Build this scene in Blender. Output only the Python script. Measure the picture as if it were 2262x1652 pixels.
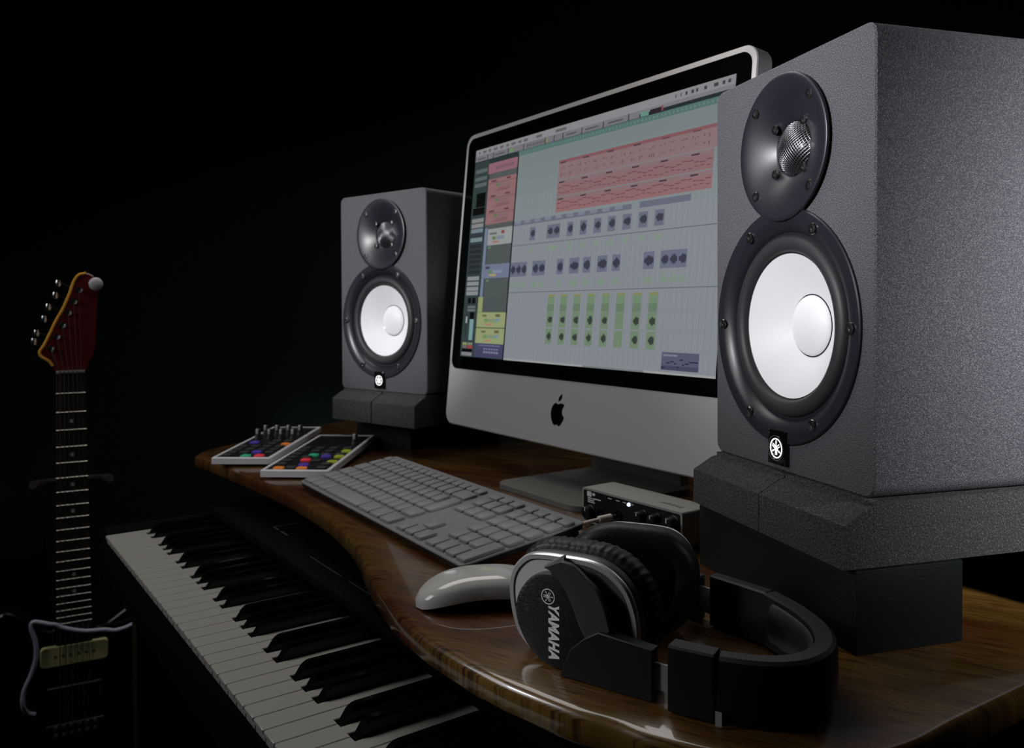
import bpy, bmesh, math, random
from mathutils import Matrix, Vector
random.seed(7)
PI = math.pi
for o in list(bpy.data.objects):
    bpy.data.objects.remove(o, do_unlink=True)
SC = bpy.context.scene
COL = SC.collection

# ------------------------------------------------------------------ camera
CAMZ = 0.9886
cam_d = bpy.data.cameras.new('camera')
cam = bpy.data.objects.new('camera', cam_d); COL.objects.link(cam)
cam_d.sensor_width = 36; cam_d.lens = 1822.4 / 2262 * 36
cam_d.shift_y = (712.2 - 826) / 2262
cam_d.clip_start = 0.02
cam.matrix_world = (Matrix.Translation((0, 0, CAMZ)) @ Matrix.Rotation(PI/2 - .0187, 4, 'X')
                    @ Matrix.Rotation(-.0046, 4, 'Z'))
cam_d.dof.use_dof = True; cam_d.dof.focus_distance = 0.58; cam_d.dof.aperture_fstop = 15
SC.camera = cam

# ------------------------------------------------------------------ world, exposure, lights
w = bpy.data.worlds.new('world'); SC.world = w; w.use_nodes = True
w.node_tree.nodes['Background'].inputs[0].default_value = (.5, .62, .6, 1)
w.node_tree.nodes['Background'].inputs[1].default_value = 0.004
SC.view_settings.view_transform = 'Standard'; SC.view_settings.look = 'None'
SC.view_settings.exposure = 0; SC.view_settings.gamma = 1; SC.view_settings.use_curve_mapping = False

def light(kind, name, loc, target, power, color=(1, 1, 1), **kw):
    d = bpy.data.lights.new(name, kind); d.energy = power; d.color = color
    for k, v in kw.items(): setattr(d, k, v)
    o = bpy.data.objects.new(name, d); COL.objects.link(o); o.location = loc
    o.rotation_euler = (Vector(target) - Vector(loc)).to_track_quat('-Z', 'Y').to_euler()
    return o
NEAR_SPOT = light('SPOT', 'near_monitor_spot', (-1.08, .10, 1.42), (.25, .69, 1.14), 98, (.97, .96, 1.0),
      spot_size=math.radians(23), spot_blend=.95, shadow_soft_size=.10)
SIDE_SPOT = light('SPOT', 'near_monitor_side_spot', (1.12, -.28, 1.5), (.48, .72, .965), 165, (.95, .96, 1.0),
      spot_size=math.radians(28), spot_blend=1, shadow_soft_size=.12)
FAR_SPOT = light('SPOT', 'far_monitor_spot', (-1.15, .42, 1.45), (-.215, 1.38, 1.06), 60, (.97, .97, 1.0),
      spot_size=math.radians(22), spot_blend=.8, shadow_soft_size=.03)
CUP_SPOT = light('SPOT', 'headphone_spot', (-.85, .50, 1.25), (-.005, .545, .80), 13, (1, 1, 1),
      spot_size=math.radians(10), spot_blend=.9, shadow_soft_size=.06)
TOP = light('AREA', 'top_soft_light', (-.45, 1.5, 2.35), (-.15, .85, .7), 10, (1, .97, .93), shape='RECTANGLE', size=1.5, size_y=.7)
LEFT = light('AREA', 'left_soft_light', (-1.55, .62, 1.5), (.1, 1.1, .95), 2.2, (.98, .98, 1.0), shape='SQUARE', size=.7)
LEFT.data.spread = math.radians(110)

# ------------------------------------------------------------------ materials
def s2l(c):
    return tuple(((v/255)/12.92 if v/255 <= .04045 else ((v/255+.055)/1.055)**2.4) for v in c)
def mat(name, col, rough=.5, metal=0, spec=.5, coat=0, bump=None, speck=None, emis=None, estr=1, aniso=0, trans=0):
    """bump=(scale,strength,distance) noise bump; speck=(scale,colour,lo,hi) noise mix to a second colour"""
    m = bpy.data.materials.new(name); m.use_nodes = True; nt = m.node_tree; b = nt.nodes['Principled BSDF']
    b.inputs['Base Color'].default_value = (*col, 1); b.inputs['Roughness'].default_value = rough
    b.inputs['Metallic'].default_value = metal; b.inputs['Specular IOR Level'].default_value = spec
    b.inputs['Coat Weight'].default_value = coat; b.inputs['Coat Roughness'].default_value = .08
    if trans: b.inputs['Transmission Weight'].default_value = trans
    if emis:
        b.inputs['Emission Color'].default_value = (*emis, 1); b.inputs['Emission Strength'].default_value = estr
    tc = nt.nodes.new('ShaderNodeTexCoord')
    if bump:
        n = nt.nodes.new('ShaderNodeTexNoise'); n.inputs['Scale'].default_value = bump[0]; n.inputs['Detail'].default_value = 3
        bp = nt.nodes.new('ShaderNodeBump'); bp.inputs['Strength'].default_value = bump[1]; bp.inputs['Distance'].default_value = bump[2]
        mp = nt.nodes.new('ShaderNodeMapping')
        if len(bump) > 3: mp.inputs['Scale'].default_value = bump[3]
        nt.links.new(tc.outputs['Object'], mp.inputs[0]); nt.links.new(mp.outputs[0], n.inputs['Vector'])
        nt.links.new(n.outputs['Fac'], bp.inputs['Height']); nt.links.new(bp.outputs[0], b.inputs['Normal'])
    if speck:
        n = nt.nodes.new('ShaderNodeTexNoise'); n.inputs['Scale'].default_value = speck[0]; n.inputs['Detail'].default_value = 2
        r = nt.nodes.new('ShaderNodeValToRGB'); r.color_ramp.elements[0].position = speck[2]; r.color_ramp.elements[1].position = speck[3]
        r.color_ramp.elements[0].color = (*col, 1); r.color_ramp.elements[1].color = (*speck[1], 1)
        nt.links.new(tc.outputs['Object'], n.inputs['Vector']); nt.links.new(n.outputs['Fac'], r.inputs[0])
        nt.links.new(r.outputs[0], b.inputs['Base Color'])
    return m
M = {}
M['cab'] = mat('black textured vinyl', (.054, .054, .066), .62, spec=.55, bump=(1100, 1, .0010), speck=(1250, (.20, .20, .21), .46, .68))
M['plate'] = mat('satin black plastic', (.016, .015, .022), .36, spec=.6)
M['rubber'] = mat('matt black rubber', (.028, .028, .032), .5, spec=.4)
M['cone'] = mat('white cone', (.87, .875, .89), .5)
M['gloss'] = mat('gloss black', (.004, .004, .005), .08, spec=.6)
M['steel'] = mat('dark screw steel', (.35, .35, .36), .25, metal=1)
M['mesh'] = mat('steel mesh', (.32, .32, .34), .3, metal=1)
M['dome'] = mat('dark titanium dome', (.012, .012, .014), .22, spec=.5)
M['led'] = mat('lit white emblem', (.9, .9, .9), .4, emis=(1, 1, 1), estr=1.6)
M['foam'] = mat('charcoal foam', (.055, .055, .055), .95, spec=.1, bump=(520, 1.0, .0014), speck=(900, (.17, .17, .165), .5, .72))
M['block'] = mat('black painted wood', (.007, .0095, .009), .6, spec=.2, bump=(60, .3, .0006, (1, 1, 8)))
M['alu'] = mat('satin aluminium', (.50, .49, .50), .5, metal=.25, bump=(1500, .08, .0002))
M['alu_rim'] = mat('bright aluminium rim', (.62, .60, .59), .35, metal=.35)
M['alu_side'] = mat('side aluminium', (.34, .34, .37), .45, metal=.35)
M['glass'] = mat('black glass', (.001, .0014, .0014), .12, spec=.35)
M['blackp'] = mat('black plastic', (.006, .007, .007), .4, spec=.4)
M['key'] = mat('grey key plastic', (.225, .225, .23), .55)
M['kbody'] = mat('keyboard aluminium', (.205, .205, .212), .5, metal=.1)
M['white'] = mat('glossy white', (.66, .645, .62), .12, spec=.5, coat=.4)
M['wframe'] = mat('white plastic', (.72, .72, .76), .35)
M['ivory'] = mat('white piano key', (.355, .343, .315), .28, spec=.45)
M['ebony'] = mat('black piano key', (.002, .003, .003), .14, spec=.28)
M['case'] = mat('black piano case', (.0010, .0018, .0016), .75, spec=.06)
M['mark'] = mat('faint grey print', (.06, .065, .065), .6)
M['silver'] = mat('silver plate', (.66, .66, .70), .34, metal=.1, bump=(260, .25, .0003, (1, 1, 14)))
M['inlay'] = mat('brushed metal dark reflection', (.12, .12, .135), .36, metal=.3, bump=(260, .5, .0004, (1, 1, 14)))  # darker copy of the plate metal, dark reflection painted into its colour
M['brushed'] = mat('brushed black metal', (.010, .010, .012), .36, metal=.2, bump=(260, .5, .0004, (1, 1, 14)))
M['silver_rim'] = mat('pale silver rim', (.72, .72, .74), .25, metal=.5)
M['leather'] = mat('black leather', (.008, .009, .010), .46, spec=.35, bump=(500, .4, .0004))
M['hp'] = mat('matt black headphone plastic', (.012, .012, .015), .46, spec=.4)
M['hpgrey'] = mat('dark grey plastic', (.05, .05, .056), .45, spec=.5)
M['print'] = mat('light grey print', (.85, .85, .86), .4)
M['cream'] = mat('cream cover', (.80, .76, .36), .35)
M['amber'] = mat('amber binding', (.85, .42, .06), .3)
M['headred'] = mat('dark red lacquer', (.13, .012, .014), .25, coat=.4)
M['rosewood'] = mat('dark rosewood', (.022, .014, .010), .5, bump=(80, .3, .0005, (1, 1, .1)))
M['chrome'] = mat('chrome', (.75, .75, .74), .18, metal=1)
M['string'] = mat('string steel', (.36, .34, .30), .35, metal=1)
M['guitarb'] = mat('black lacquer', (.003, .003, .003), .2, spec=.4)
M['cable_w'] = mat('lilac white cable', (.42, .41, .52), .45)
M['cable_c'] = mat('cream cable', (.72, .66, .56), .4)
M['wallm'] = mat('black wall cloth', (.020, .034, .029), .95, spec=.1, bump=(3, .3, .02))
M['floorm'] = mat('black floor', (.004, .004, .004), .8, spec=.2, bump=(20, .3, .003))
M['apple'] = mat('black logo inlay', (.001, .0015, .0015), .15)
M['iface'] = mat('champagne metal', (.46, .45, .42), .4, metal=.3)
M['green'] = mat('green button', s2l((40, 150, 110)), .5, emis=s2l((30, 150, 105)), estr=.25)
M['red'] = mat('red button', s2l((190, 45, 55)), .5, emis=s2l((190, 40, 50)), estr=.35)
M['purple'] = mat('purple button', s2l((60, 40, 120)), .5, emis=s2l((60, 40, 130)), estr=.4)
M['orange'] = mat('orange button', s2l((190, 110, 40)), .5, emis=s2l((190, 105, 35)), estr=.3)
M['olive'] = mat('yellow button', s2l((130, 140, 30)), .5, emis=s2l((130, 140, 30)), estr=.3)
M['darkbtn'] = mat('unlit button', (.02, .025, .022), .6)
M['seat'] = mat('black bag cloth', (.0022, .0038, .0036), .9, spec=.05)

def wood():
    m = bpy.data.materials.new('varnished red brown wood'); m.use_nodes = True; nt = m.node_tree; b = nt.nodes['Principled BSDF']
    tc = nt.nodes.new('ShaderNodeTexCoord'); m0 = nt.nodes.new('ShaderNodeMapping'); m0.inputs['Rotation'].default_value = (0, 0, math.radians(32))
    nt.links.new(tc.outputs['Object'], m0.inputs[0])
    def noise(sc, scale, det, rough=.6, src=m0.outputs[0]):
        mp = nt.nodes.new('ShaderNodeMapping'); mp.inputs['Scale'].default_value = sc
        n = nt.nodes.new('ShaderNodeTexNoise'); n.inputs['Scale'].default_value = scale; n.inputs['Detail'].default_value = det; n.inputs['Roughness'].default_value = rough
        nt.links.new(src, mp.inputs[0]); nt.links.new(mp.outputs[0], n.inputs['Vector']); return n.outputs['Fac']
    def ramp(fac, p0, c0, p1, c1):
        r = nt.nodes.new('ShaderNodeValToRGB'); e = r.color_ramp.elements
        e[0].position = p0; e[0].color = (*c0, 1); e[1].position = p1; e[1].color = (*c1, 1); nt.links.new(fac, r.inputs[0]); return r.outputs[0]
    def mul(a, c):
        mx = nt.nodes.new('ShaderNodeMix'); mx.data_type = 'RGBA'; mx.blend_type = 'MULTIPLY'; mx.inputs[0].default_value = 1
        nt.links.new(a, mx.inputs[6]); nt.links.new(c, mx.inputs[7]); return mx.outputs[2]
    broad = ramp(noise((1.2, 3.5, 1), 3.2, 3), .38, (.105, .034, .010), .62, (.185, .103, .024))
    band = ramp(noise((1.5, 22, 1), 3, 4), .35, (.62, .55, .5), .62, (1, 1, 1))
    pore = ramp(noise((7, 190, 1), 4, 3, .7), .40, (.35, .28, .25), .50, (1, 1, 1))
    nt.links.new(mul(mul(broad, band), pore), b.inputs['Base Color'])
    b.inputs['Roughness'].default_value = .28; b.inputs['IOR'].default_value = 1.45; b.inputs['Coat Weight'].default_value = .85; b.inputs['Coat Roughness'].default_value = .05; b.inputs['Coat IOR'].default_value = 1.5
    bp = nt.nodes.new('ShaderNodeBump'); bp.inputs['Strength'].default_value = .12; bp.inputs['Distance'].default_value = .0004
    nt.links.new(noise((7, 190, 1), 4, 3, .7), bp.inputs['Height']); nt.links.new(bp.outputs[0], b.inputs['Normal'])
    return m
M['wood'] = wood()

# ------------------------------------------------------------------ mesh helpers
I4 = Matrix.Identity(4)
def box(bm, x0, x1, y0, y1, z0, z1, bev=0, seg=2, T=I4):
    g = bmesh.ops.create_cube(bm, size=1)
    vs = g['verts']
    bmesh.ops.transform(bm, verts=vs, matrix=Matrix.Translation(((x0+x1)/2, (y0+y1)/2, (z0+z1)/2)) @ Matrix.Diagonal((abs(x1-x0), abs(y1-y0), abs(z1-z0), 1)))
    if bev:
        es = list({e for v in vs for e in v.link_edges})
        r = bmesh.ops.bevel(bm, geom=es, offset=bev, segments=seg, affect='EDGES', profile=.5)
        vs = list({v for f in r['faces'] for v in f.verts} | {v for v in vs if v.is_valid})
        # collect whole island
    if T is not I4:
        isl = set(v for v in vs if v.is_valid); st = list(isl)
        while st:
            v = st.pop()
            for e in v.link_edges:
                q = e.other_vert(v)
                if q not in isl: isl.add(q); st.append(q)
        bmesh.ops.transform(bm, verts=list(isl), matrix=T)
def lathe(bm, prof, seg=48, T=I4, cap0=False, cap1=False):
    """prof: list of (r,h); axis +Z of T"""
    rings = []
    for r, h in prof:
        if r < 1e-6: rings.append([bm.verts.new(T @ Vector((0, 0, h)))])
        else: rings.append([bm.verts.new(T @ Vector((r*math.cos(2*PI*i/seg), r*math.sin(2*PI*i/seg), h))) for i in range(seg)])
    for a, b in zip(rings, rings[1:]):
        for i in range(seg):
            j = (i+1) % seg
            if len(a) == 1 and len(b) == 1: continue
            if len(a) == 1: bm.faces.new((a[0], b[j], b[i])[::-1])
            elif len(b) == 1: bm.faces.new((a[i], a[j], b[0]))
            else: bm.faces.new((a[i], a[j], b[j], b[i]))
    if cap0 and len(rings[0]) > 1: bm.faces.new(rings[0][::-1])
    if cap1 and len(rings[-1]) > 1: bm.faces.new(rings[-1])
def prism(bm, poly, h0, h1, T=I4, inset=0):
    """closed polygon (x,y) extruded h0..h1 along Z of T; inset>0 chamfers the h1 rim"""
    n = len(poly)
    a = [bm.verts.new(T @ Vector((x, y, h0))) for x, y in poly]
    lay = [a]
    if inset:
        hs = h1 - inset*(1 if h1 > h0 else -1)
        lay.append([bm.verts.new(T @ Vector((x, y, hs))) for x, y in poly])
        cx = sum(p[0] for p in poly)/n; cy = sum(p[1] for p in poly)/n
        q = offset(poly, -inset)
        lay.append([bm.verts.new(T @ Vector((x, y, h1))) for x, y in q])
    else: lay.append([bm.verts.new(T @ Vector((x, y, h1))) for x, y in poly])
    for u, v in zip(lay, lay[1:]):
        for i in range(n):
            bm.faces.new((u[i], u[(i+1) % n], v[(i+1) % n], v[i]))
    bm.faces.new(lay[0][::-1]); bm.faces.new(lay[-1])
def offset(poly, d):
    n = len(poly); A = sum(poly[i][0]*poly[(i+1) % n][1]-poly[(i+1) % n][0]*poly[i][1] for i in range(n))
    s = 1 if A > 0 else -1; out = []
    for i in range(n):
        p0, p1, p2 = Vector(poly[i-1]), Vector(poly[i]), Vector(poly[(i+1) % n])
        e1 = (p1-p0); e2 = (p2-p1)
        if e1.length < 1e-9: e1 = e2
        if e2.length < 1e-9: e2 = e1
        n1 = Vector((e1.y, -e1.x)).normalized()*s; n2 = Vector((e2.y, -e2.x)).normalized()*s
        nn = (n1+n2); nn = nn.normalized() if nn.length > 1e-6 else n1
        k = min(1/max(nn.dot(n1), .5), 1.6)
        q = p1 + nn*d*k; out.append((q.x, q.y))
    return out
def rrect(x0, x1, y0, y1, r, n=6):
    out = []
    for cx, cy, a in ((x1-r, y1-r, 0), (x0+r, y1-r, PI/2), (x0+r, y0+r, PI), (x1-r, y0+r, 1.5*PI)):
        for i in range(n+1):
            t = a + PI/2*i/n; out.append((cx+r*math.cos(t), cy+r*math.sin(t)))
    return out
def catmull(pts, n=8, closed=False):
    P = [Vector(p) for p in pts]; out = []; N = len(P)
    for i in range(N if closed else N-1):
        p0 = P[i-1] if (closed or i > 0) else P[0]*2-P[1]
        p1 = P[i]; p2 = P[(i+1) % N]
        p3 = P[(i+2) % N] if (closed or i+2 < N) else P[-1]*2-P[-2]
        for k in range(n):
            t = k/n
            out.append(.5*((2*p1)+(p2-p0)*t+(2*p0-5*p1+4*p2-p3)*t*t+(3*p1-p0-3*p2+p3)*t**3))
    if not closed: out.append(P[-1])
    return out
def tube(bm, pts, r, seg=10, cap=True):
    """round tube; r number or list"""
    P = [Vector(p) for p in pts]; rings = []; prev = None
    for i, p in enumerate(P):
        t = (P[min(i+1, len(P)-1)]-P[max(i-1, 0)]).normalized()
        if prev is None:
            u = t.orthogonal().normalized()
        else:
            u = (prev - t*prev.dot(t)).normalized()
        prev = u; v = t.cross(u)
        rr = r[i] if isinstance(r, (list, tuple)) else r
        rings.append([bm.verts.new(p+(u*math.cos(2*PI*k/seg)+v*math.sin(2*PI*k/seg))*rr) for k in range(seg)])
    for a, b in zip(rings, rings[1:]):
        for k in range(seg): bm.faces.new((a[k], a[(k+1) % seg], b[(k+1) % seg], b[k]))
    if cap: bm.faces.new(rings[0][::-1]); bm.faces.new(rings[-1])
def sweep(bm, pts, sect, up=Vector((0, 0, 1)), close=True):
    """sweep closed section [(side,up)] along path; sect may be a function of i"""
    P = [Vector(p) for p in pts]; rings = []
    for i, p in enumerate(P):
        t = (P[min(i+1, len(P)-1)]-P[max(i-1, 0)]).normalized()
        s = t.cross(up).normalized(); u = s.cross(t).normalized()
        sc = sect(i/(len(P)-1)) if callable(sect) else sect
        rings.append([bm.verts.new(p+s*a+u*b) for a, b in sc])
    n = len(rings[0])
    for a, b in zip(rings, rings[1:]):
        for k in range(n): bm.faces.new((a[k], a[(k+1) % n], b[(k+1) % n], b[k]))
    bm.faces.new(rings[0][::-1]); bm.faces.new(rings[-1])
def part(name, bm, m, parent=None, ang=38, label=None, kind=None, smooth=True):
    bmesh.ops.remove_doubles(bm, verts=bm.verts, dist=1e-7)
    bmesh.ops.recalc_face_normals(bm, faces=bm.faces)
    lim = math.radians(ang)
    for f in bm.faces: f.smooth = smooth
    for e in bm.edges:
        if len(e.link_faces) == 2 and e.calc_face_angle(0) > lim: e.smooth = False
    me = bpy.data.meshes.new(name); bm.to_mesh(me); bm.free()
    for k in (m if isinstance(m, list) else [m]): me.materials.append(k)
    o = bpy.data.objects.new(name, me); COL.objects.link(o)
    if parent: o.parent = parent
    if label: o['label'] = label
    if kind: o['kind'] = kind
    return o
def thing(name, label, cat, loc=(0, 0, 0), rz=0, group=None):
    o = bpy.data.objects.new(name, None); COL.objects.link(o); o.location = loc; o.rotation_euler = (0, 0, rz)
    o.empty_display_size = .05
    o['label'] = label; o['category'] = cat
    if group: o['group'] = group
    return o
def tag(o, label, cat, group=None):
    o['label'] = label; o['category'] = cat
    if group: o['group'] = group
    return o
def B(): return bmesh.new()
def copy_tree(o, parent=None):
    c = o.copy(); COL.objects.link(c); c.parent = parent
    for ch in [x for x in bpy.data.objects if x.parent == o]: copy_tree(ch, c)
    return c
def TF(ox, oz, y=0):
    """frame lying on a front face: local x->X, y->Z, z-> -Y (towards the viewer)"""
    return Matrix(((1, 0, 0, ox), (0, 0, -1, y), (0, 1, 0, oz), (0, 0, 0, 1)))
def textmesh(bm, s, size, T, offset_=0, shear=0, extrude=.0002, spacing=1, xs=1):
    c = bpy.data.curves.new('t', 'FONT'); c.body = s; c.size = size; c.offset = offset_; c.shear = shear; c.extrude = extrude
    c.align_x = 'CENTER'; c.align_y = 'CENTER'; c.space_character = spacing
    o = bpy.data.objects.new('t', c); COL.objects.link(o)
    dg = bpy.context.evaluated_depsgraph_get()
    me = bpy.data.meshes.new_from_object(o.evaluated_get(dg))
    me.transform(T @ Matrix.Diagonal((xs, 1, 1, 1)))
    bm.from_mesh(me)
    bpy.data.objects.remove(o); bpy.data.curves.remove(c); bpy.data.meshes.remove(me)
def bar(bm, p, q, wd, h0, h1, T):
    p = Vector(p); q = Vector(q); d = (q-p).normalized(); n = Vector((-d.y, d.x))*wd/2
    prism(bm, [tuple(p+n), tuple(p-n), tuple(q-n), tuple(q+n)], h0, h1, T)
def emblem(bm, R, T, h0=0, h1=.0003, ring=.10):
    """three crossed tuning forks inside a ring"""
    n = 40; ro, ri = R, R*(1-ring)
    for k in range(n):
        a, b = 2*PI*k/n, 2*PI*(k+1)/n
        prism(bm, [(ro*math.cos(a), ro*math.sin(a)), (ro*math.cos(b), ro*math.sin(b)), (ri*math.cos(b), ri*math.sin(b)), (ri*math.cos(a), ri*math.sin(a))], h0, h1, T)
    for j, k in enumerate((90, 210, 330)):
        a = math.radians(k); R2 = Matrix.Rotation(a, 2); hh = h1 + (.00001+.00001*j)
        def g(x, y): v = R2 @ Vector((x, y)); return (v.x*R, v.y*R)
        bar(bm, g(.05, 0), g(.62, 0), .075*R, h0, hh, T)
        prism(bm, [g(.50, .055), g(.58, .085), g(.84, .0), g(.58, -.085), g(.50, -.055)][::-1], h0, hh, T)
        bar(bm, g(.10, .105), g(-.66, .105), .085*R, h0, hh, T); bar(bm, g(.10, -.105), g(-.66, -.105), .085*R, h0, hh, T)
        bar(bm, g(.12, -.145), g(.12, .145), .10*R, h0, hh, T)

# ------------------------------------------------------------------ room
def struct(name, x0, x1, y0, y1, z0, z1, m):
    bm = B(); box(bm, x0, x1, y0, y1, z0, z1); o = part(name, bm, m); o['kind'] = 'structure'; return o
struct('floor', -2.2, 2.4, -1.6, 3.2, -.1, 0, M['floorm'])
struct('ceiling', -2.2, 2.4, -1.6, 3.2, 2.6, 2.7, M['wallm'])
struct('wall_back', -2.2, 2.4, 3.1, 3.2, 0, 2.6, M['wallm'])
struct('wall_left', -2.2, -2.1, -1.6, 3.1, 0, 2.6, M['wallm'])
struct('wall_right', 2.3, 2.4, -1.6, 3.1, 0, 2.6, M['wallm'])
struct('wall_front', -2.1, 2.3, -1.6, -1.5, 0, 2.6, M['wallm'])

# ------------------------------------------------------------------ desk
DZ = .75
OUT = [(-.5184, 1.3406), (-.4751, 1.2946), (-.3657, 1.1591), (-.2901, 1.0615), (-.2201, .9525), (-.1765, .8689), (-.1536, .8131), (-.1377, .7615),
       (-.1206, .7115), (-.0955, .6495), (-.0748, .611), (-.0508, .5752), (-.0152, .5312), (.0126, .5044), (.0385, .482), (.0585, .4685), (.083, .448),
       (.12, .431), (.17, .427), (.215, .442), (.2547, .4678), (.3162, .5066)]
pts = [tuple(v) for v in catmull(OUT, 5)] + [(.6, .69), (1.1, 1.0), (1.1, 2.15), (-.10, 2.15), (-.27, 1.95), (-.37, 1.72), (-.425, 1.60), (-.470, 1.515), (-.505, 1.43), (-.522, 1.375)]
desk = thing('desk', 'varnished red-brown wooden desk with a wavy front edge carrying the computer and monitors', 'desk', (.3, 1.3, 0))
TD = Matrix.Translation((-.3, -1.3, 0))
bm = B(); a = offset(pts, 0); n = len(pts); lay = []
for d, z in ((-.006, DZ-.024), (0, DZ-.018), (0, DZ-.006), (-.0018, DZ-.0018), (-.006, DZ)):
    lay.append([bm.verts.new(TD @ Vector((x, y, z))) for x, y in offset(pts, d)])
for u, v in zip(lay, lay[1:]):
    for i in range(n): bm.faces.new((u[i], u[(i+1) % n], v[(i+1) % n], v[i]))
bm.faces.new(lay[0][::-1]); bm.faces.new(lay[-1])
part('desk_top', bm, M['wood'], desk, ang=50)
for x0, x1, y0, y1 in ((.98, 1.02, 1.1, 2.1), (-.06, -.02, 1.62, 2.1)):
    bm = B(); box(bm, x0, x1, y0, y1, 0, DZ-.024, .003, T=TD); part('leg_panel', bm, M['block'], desk)
bm = B(); box(bm, -.02, .98, 2.06, 2.09, .3, DZ-.024, .002, T=TD); part('back_panel', bm, M['block'], desk)

# ------------------------------------------------------------------ studio monitors
SW, SH, SD = .2115, .3315, .284
TWC, WFC = (.107, .2625), (.1027, .1185)
def circ(cx, cy, r, n=56): return [(cx+r*math.cos(2*PI*i/n), cy+r*math.sin(2*PI*i/n)) for i in range(n)]
def screw(bm, x, z, y, r=.0042):
    T = TF(x, z, y)
    lathe(bm, [(r*1.15, 0), (r*1.15, .0006), (r, .0014), (r*.55, .0016), (r*.5, .0006), (0, .0006)], 16, T)
def make_monitor(label):
    t = thing('studio_monitor', label, 'speaker', group='pair of studio monitors')
    # cabinet with two round openings in its front
    bm = B(); out = rrect(0, SW, 0, SH, .0095, 6)
    rings = []
    for d, y in ((-.0012, 0), (0, .0012), (0, SD-.002), (-.002, SD)):
        rings.append([bm.verts.new((x, y, z)) for x, z in offset(out, d)])
    k = len(out)
    for u, v in zip(rings, rings[1:]):
        for i in range(k): bm.faces.new((u[i], u[(i+1) % k], v[(i+1) % k], v[i]))
    bm.faces.new(rings[-1])
    es = [bm.edges.get((rings[0][i], rings[0][(i+1) % k])) for i in range(k)]
    for c, r in ((TWC, .049), (WFC, .0834)):
        h = [bm.verts.new((x, 0, z)) for x, z in circ(c[0], c[1], r)]
        h2 = [bm.verts.new((v.co.x, .012, v.co.z)) for v in h]
        for i in range(len(h)):
            es.append(bm.edges.new((h[i], h[(i+1) % len(h)])))
            bm.faces.new((h[i], h[(i+1) % len(h)], h2[(i+1) % len(h)], h2[i]))
    bmesh.ops.triangle_fill(bm, edges=es, use_beauty=True)
    part('cabinet', bm, M['cab'], t, ang=30)
    # woofer
    T = TF(WFC[0], WFC[1]); bm = B()
    lathe(bm, [(.0965, .0003), (.0965, .0018), (.0955, .0026), (.088, .0024), (.0835, .0012), (.0795, -.0020), (.0770, -.0046), (.0762, -.0060), (.0735, -.0065), (.0735, -.012)], 96, T)
    fl = part('woofer_flange', bm, M['plate'], t, ang=40)
    for k in range(6):
        a = math.radians(60*k); bm = B(); screw(bm, WFC[0]+.0868*math.cos(a), WFC[1]+.0868*math.sin(a), -.0022); part('screw', bm, M['steel'], fl)
    bm = B(); prof = [(.0752, -.0072)]
    for i in range(13):
        a = PI - PI*i/12; prof.append((.0675+.0068*math.cos(PI-a), -.0066+.0050*math.sin(a)))
    prof = [(.0752, -.0075)] + [(.0675+.0070*math.cos(PI*i/12), -.0068+.0058*math.sin(PI*i/12)) for i in range(13)] + [(.0596, -.0072), (.0588, -.0080)]
    lathe(bm, prof, 96, T); part('surround', bm, M['rubber'], t, ang=50)
    bm = B(); lathe(bm, [(.0592, -.0068), (.050, -.0128), (.040, -.0196), (.030, -.0262), (.0262, -.0288)], 96, T)
    cn = part('cone', bm, M['cone'], t, ang=60)
    bm = B(); lathe(bm, [(.0264, -.0291), (.0262, -.0284), (.0254, -.0288)], 64, T); part('cone_seam', bm, M['gloss'], cn)
    bm = B(); lathe(bm, [(.0252, -.0286), (.0248, -.0272), (.0215, -.0252), (.0165, -.0230), (.011, -.0215), (.005, -.0208), (0, -.0206)], 64, T)
    part('dust_cap', bm, M['cone'], t, ang=60)
    # tweeter
    T = TF(TWC[0], TWC[1]); bm = B()
    prof = [(.059, .0026), (.0590, .0042), (.0583, .0048)]
    for i in range(15):
        s = i/14; r = .056 - .034*s; prof.append((r, .0048 - .0135*s**1.5))
    prof += [(.0215, -.0105), (.0215, -.016)]
    lathe(bm, prof, 96, T)
    # thin ring edge
    tp = part('tweeter_waveguide', bm, M['plate'], t, ang=50)
    for sx in (-1, 1):
        for sz in (-1, 1):
            bm = B(); screw(bm, TWC[0]+sx*.0367, TWC[1]+sz*.0355, -.0031); part('screw', bm, M['steel'], tp)
            bm = B(); screw(bm, TWC[0]+sx*.0192, TWC[1]+sz*.0185, .0040, .0034); part('screw', bm, M['steel'], tp)
    bm = B(); lathe(bm, [(.0215, -.0125), (.017, -.0120), (.0150, -.0105), (.0130, -.0085), (.009, -.0062), (.005, -.0052), (0, -.0048)], 40, T)
    part('tweeter_dome', bm, M['dome'], t, ang=60)
    bm = B(); Rg = .0214
    def dome(u, v):
        q = (u*u+v*v)/(Rg*Rg); return T @ Vector((u, v, -.0085 + .0095*(1-q)))
    nw = 21
    for d in (0, 1):
        for i in range(-nw//2+1, nw//2+1):
            c = i/(nw/2)*Rg*.985; L = math.sqrt(max(Rg*Rg-c*c, 0))
            if L < .003: continue
            pp = []
            for k in range(13):
                s = -L + 2*L*k/12
                u, v = (c, s) if d == 0 else (s, c)
                a = .50
                uu, vv = (u*math.cos(a)-v*math.sin(a), u*math.sin(a)+v*math.cos(a))
                if d == 1: 
                    a2 = .50+.18; uu, vv = (u*math.cos(a2)-v*math.sin(a2), u*math.sin(a2)+v*math.cos(a2))
                pp.append(dome(uu, vv))
            tube(bm, pp, .00034, 5, cap=False)
    part('tweeter_grille', bm, M['mesh'], t, ang=80)
    # badge
    bm = B(); box(bm, .0898, .1136, -.0045, 0, .0052, .0335, .0008, T=I4)
    bd = part('badge', bm, M['gloss'], t)
    bm = B(); lathe(bm, [(.0105, -.0002), (.0105, .0006), (.0098, .0006), (.0098, -.0002)], 40, TF(.1017, .0187, -.0045))
    part('badge_ring', bm, M['chrome'], bd)
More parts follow.
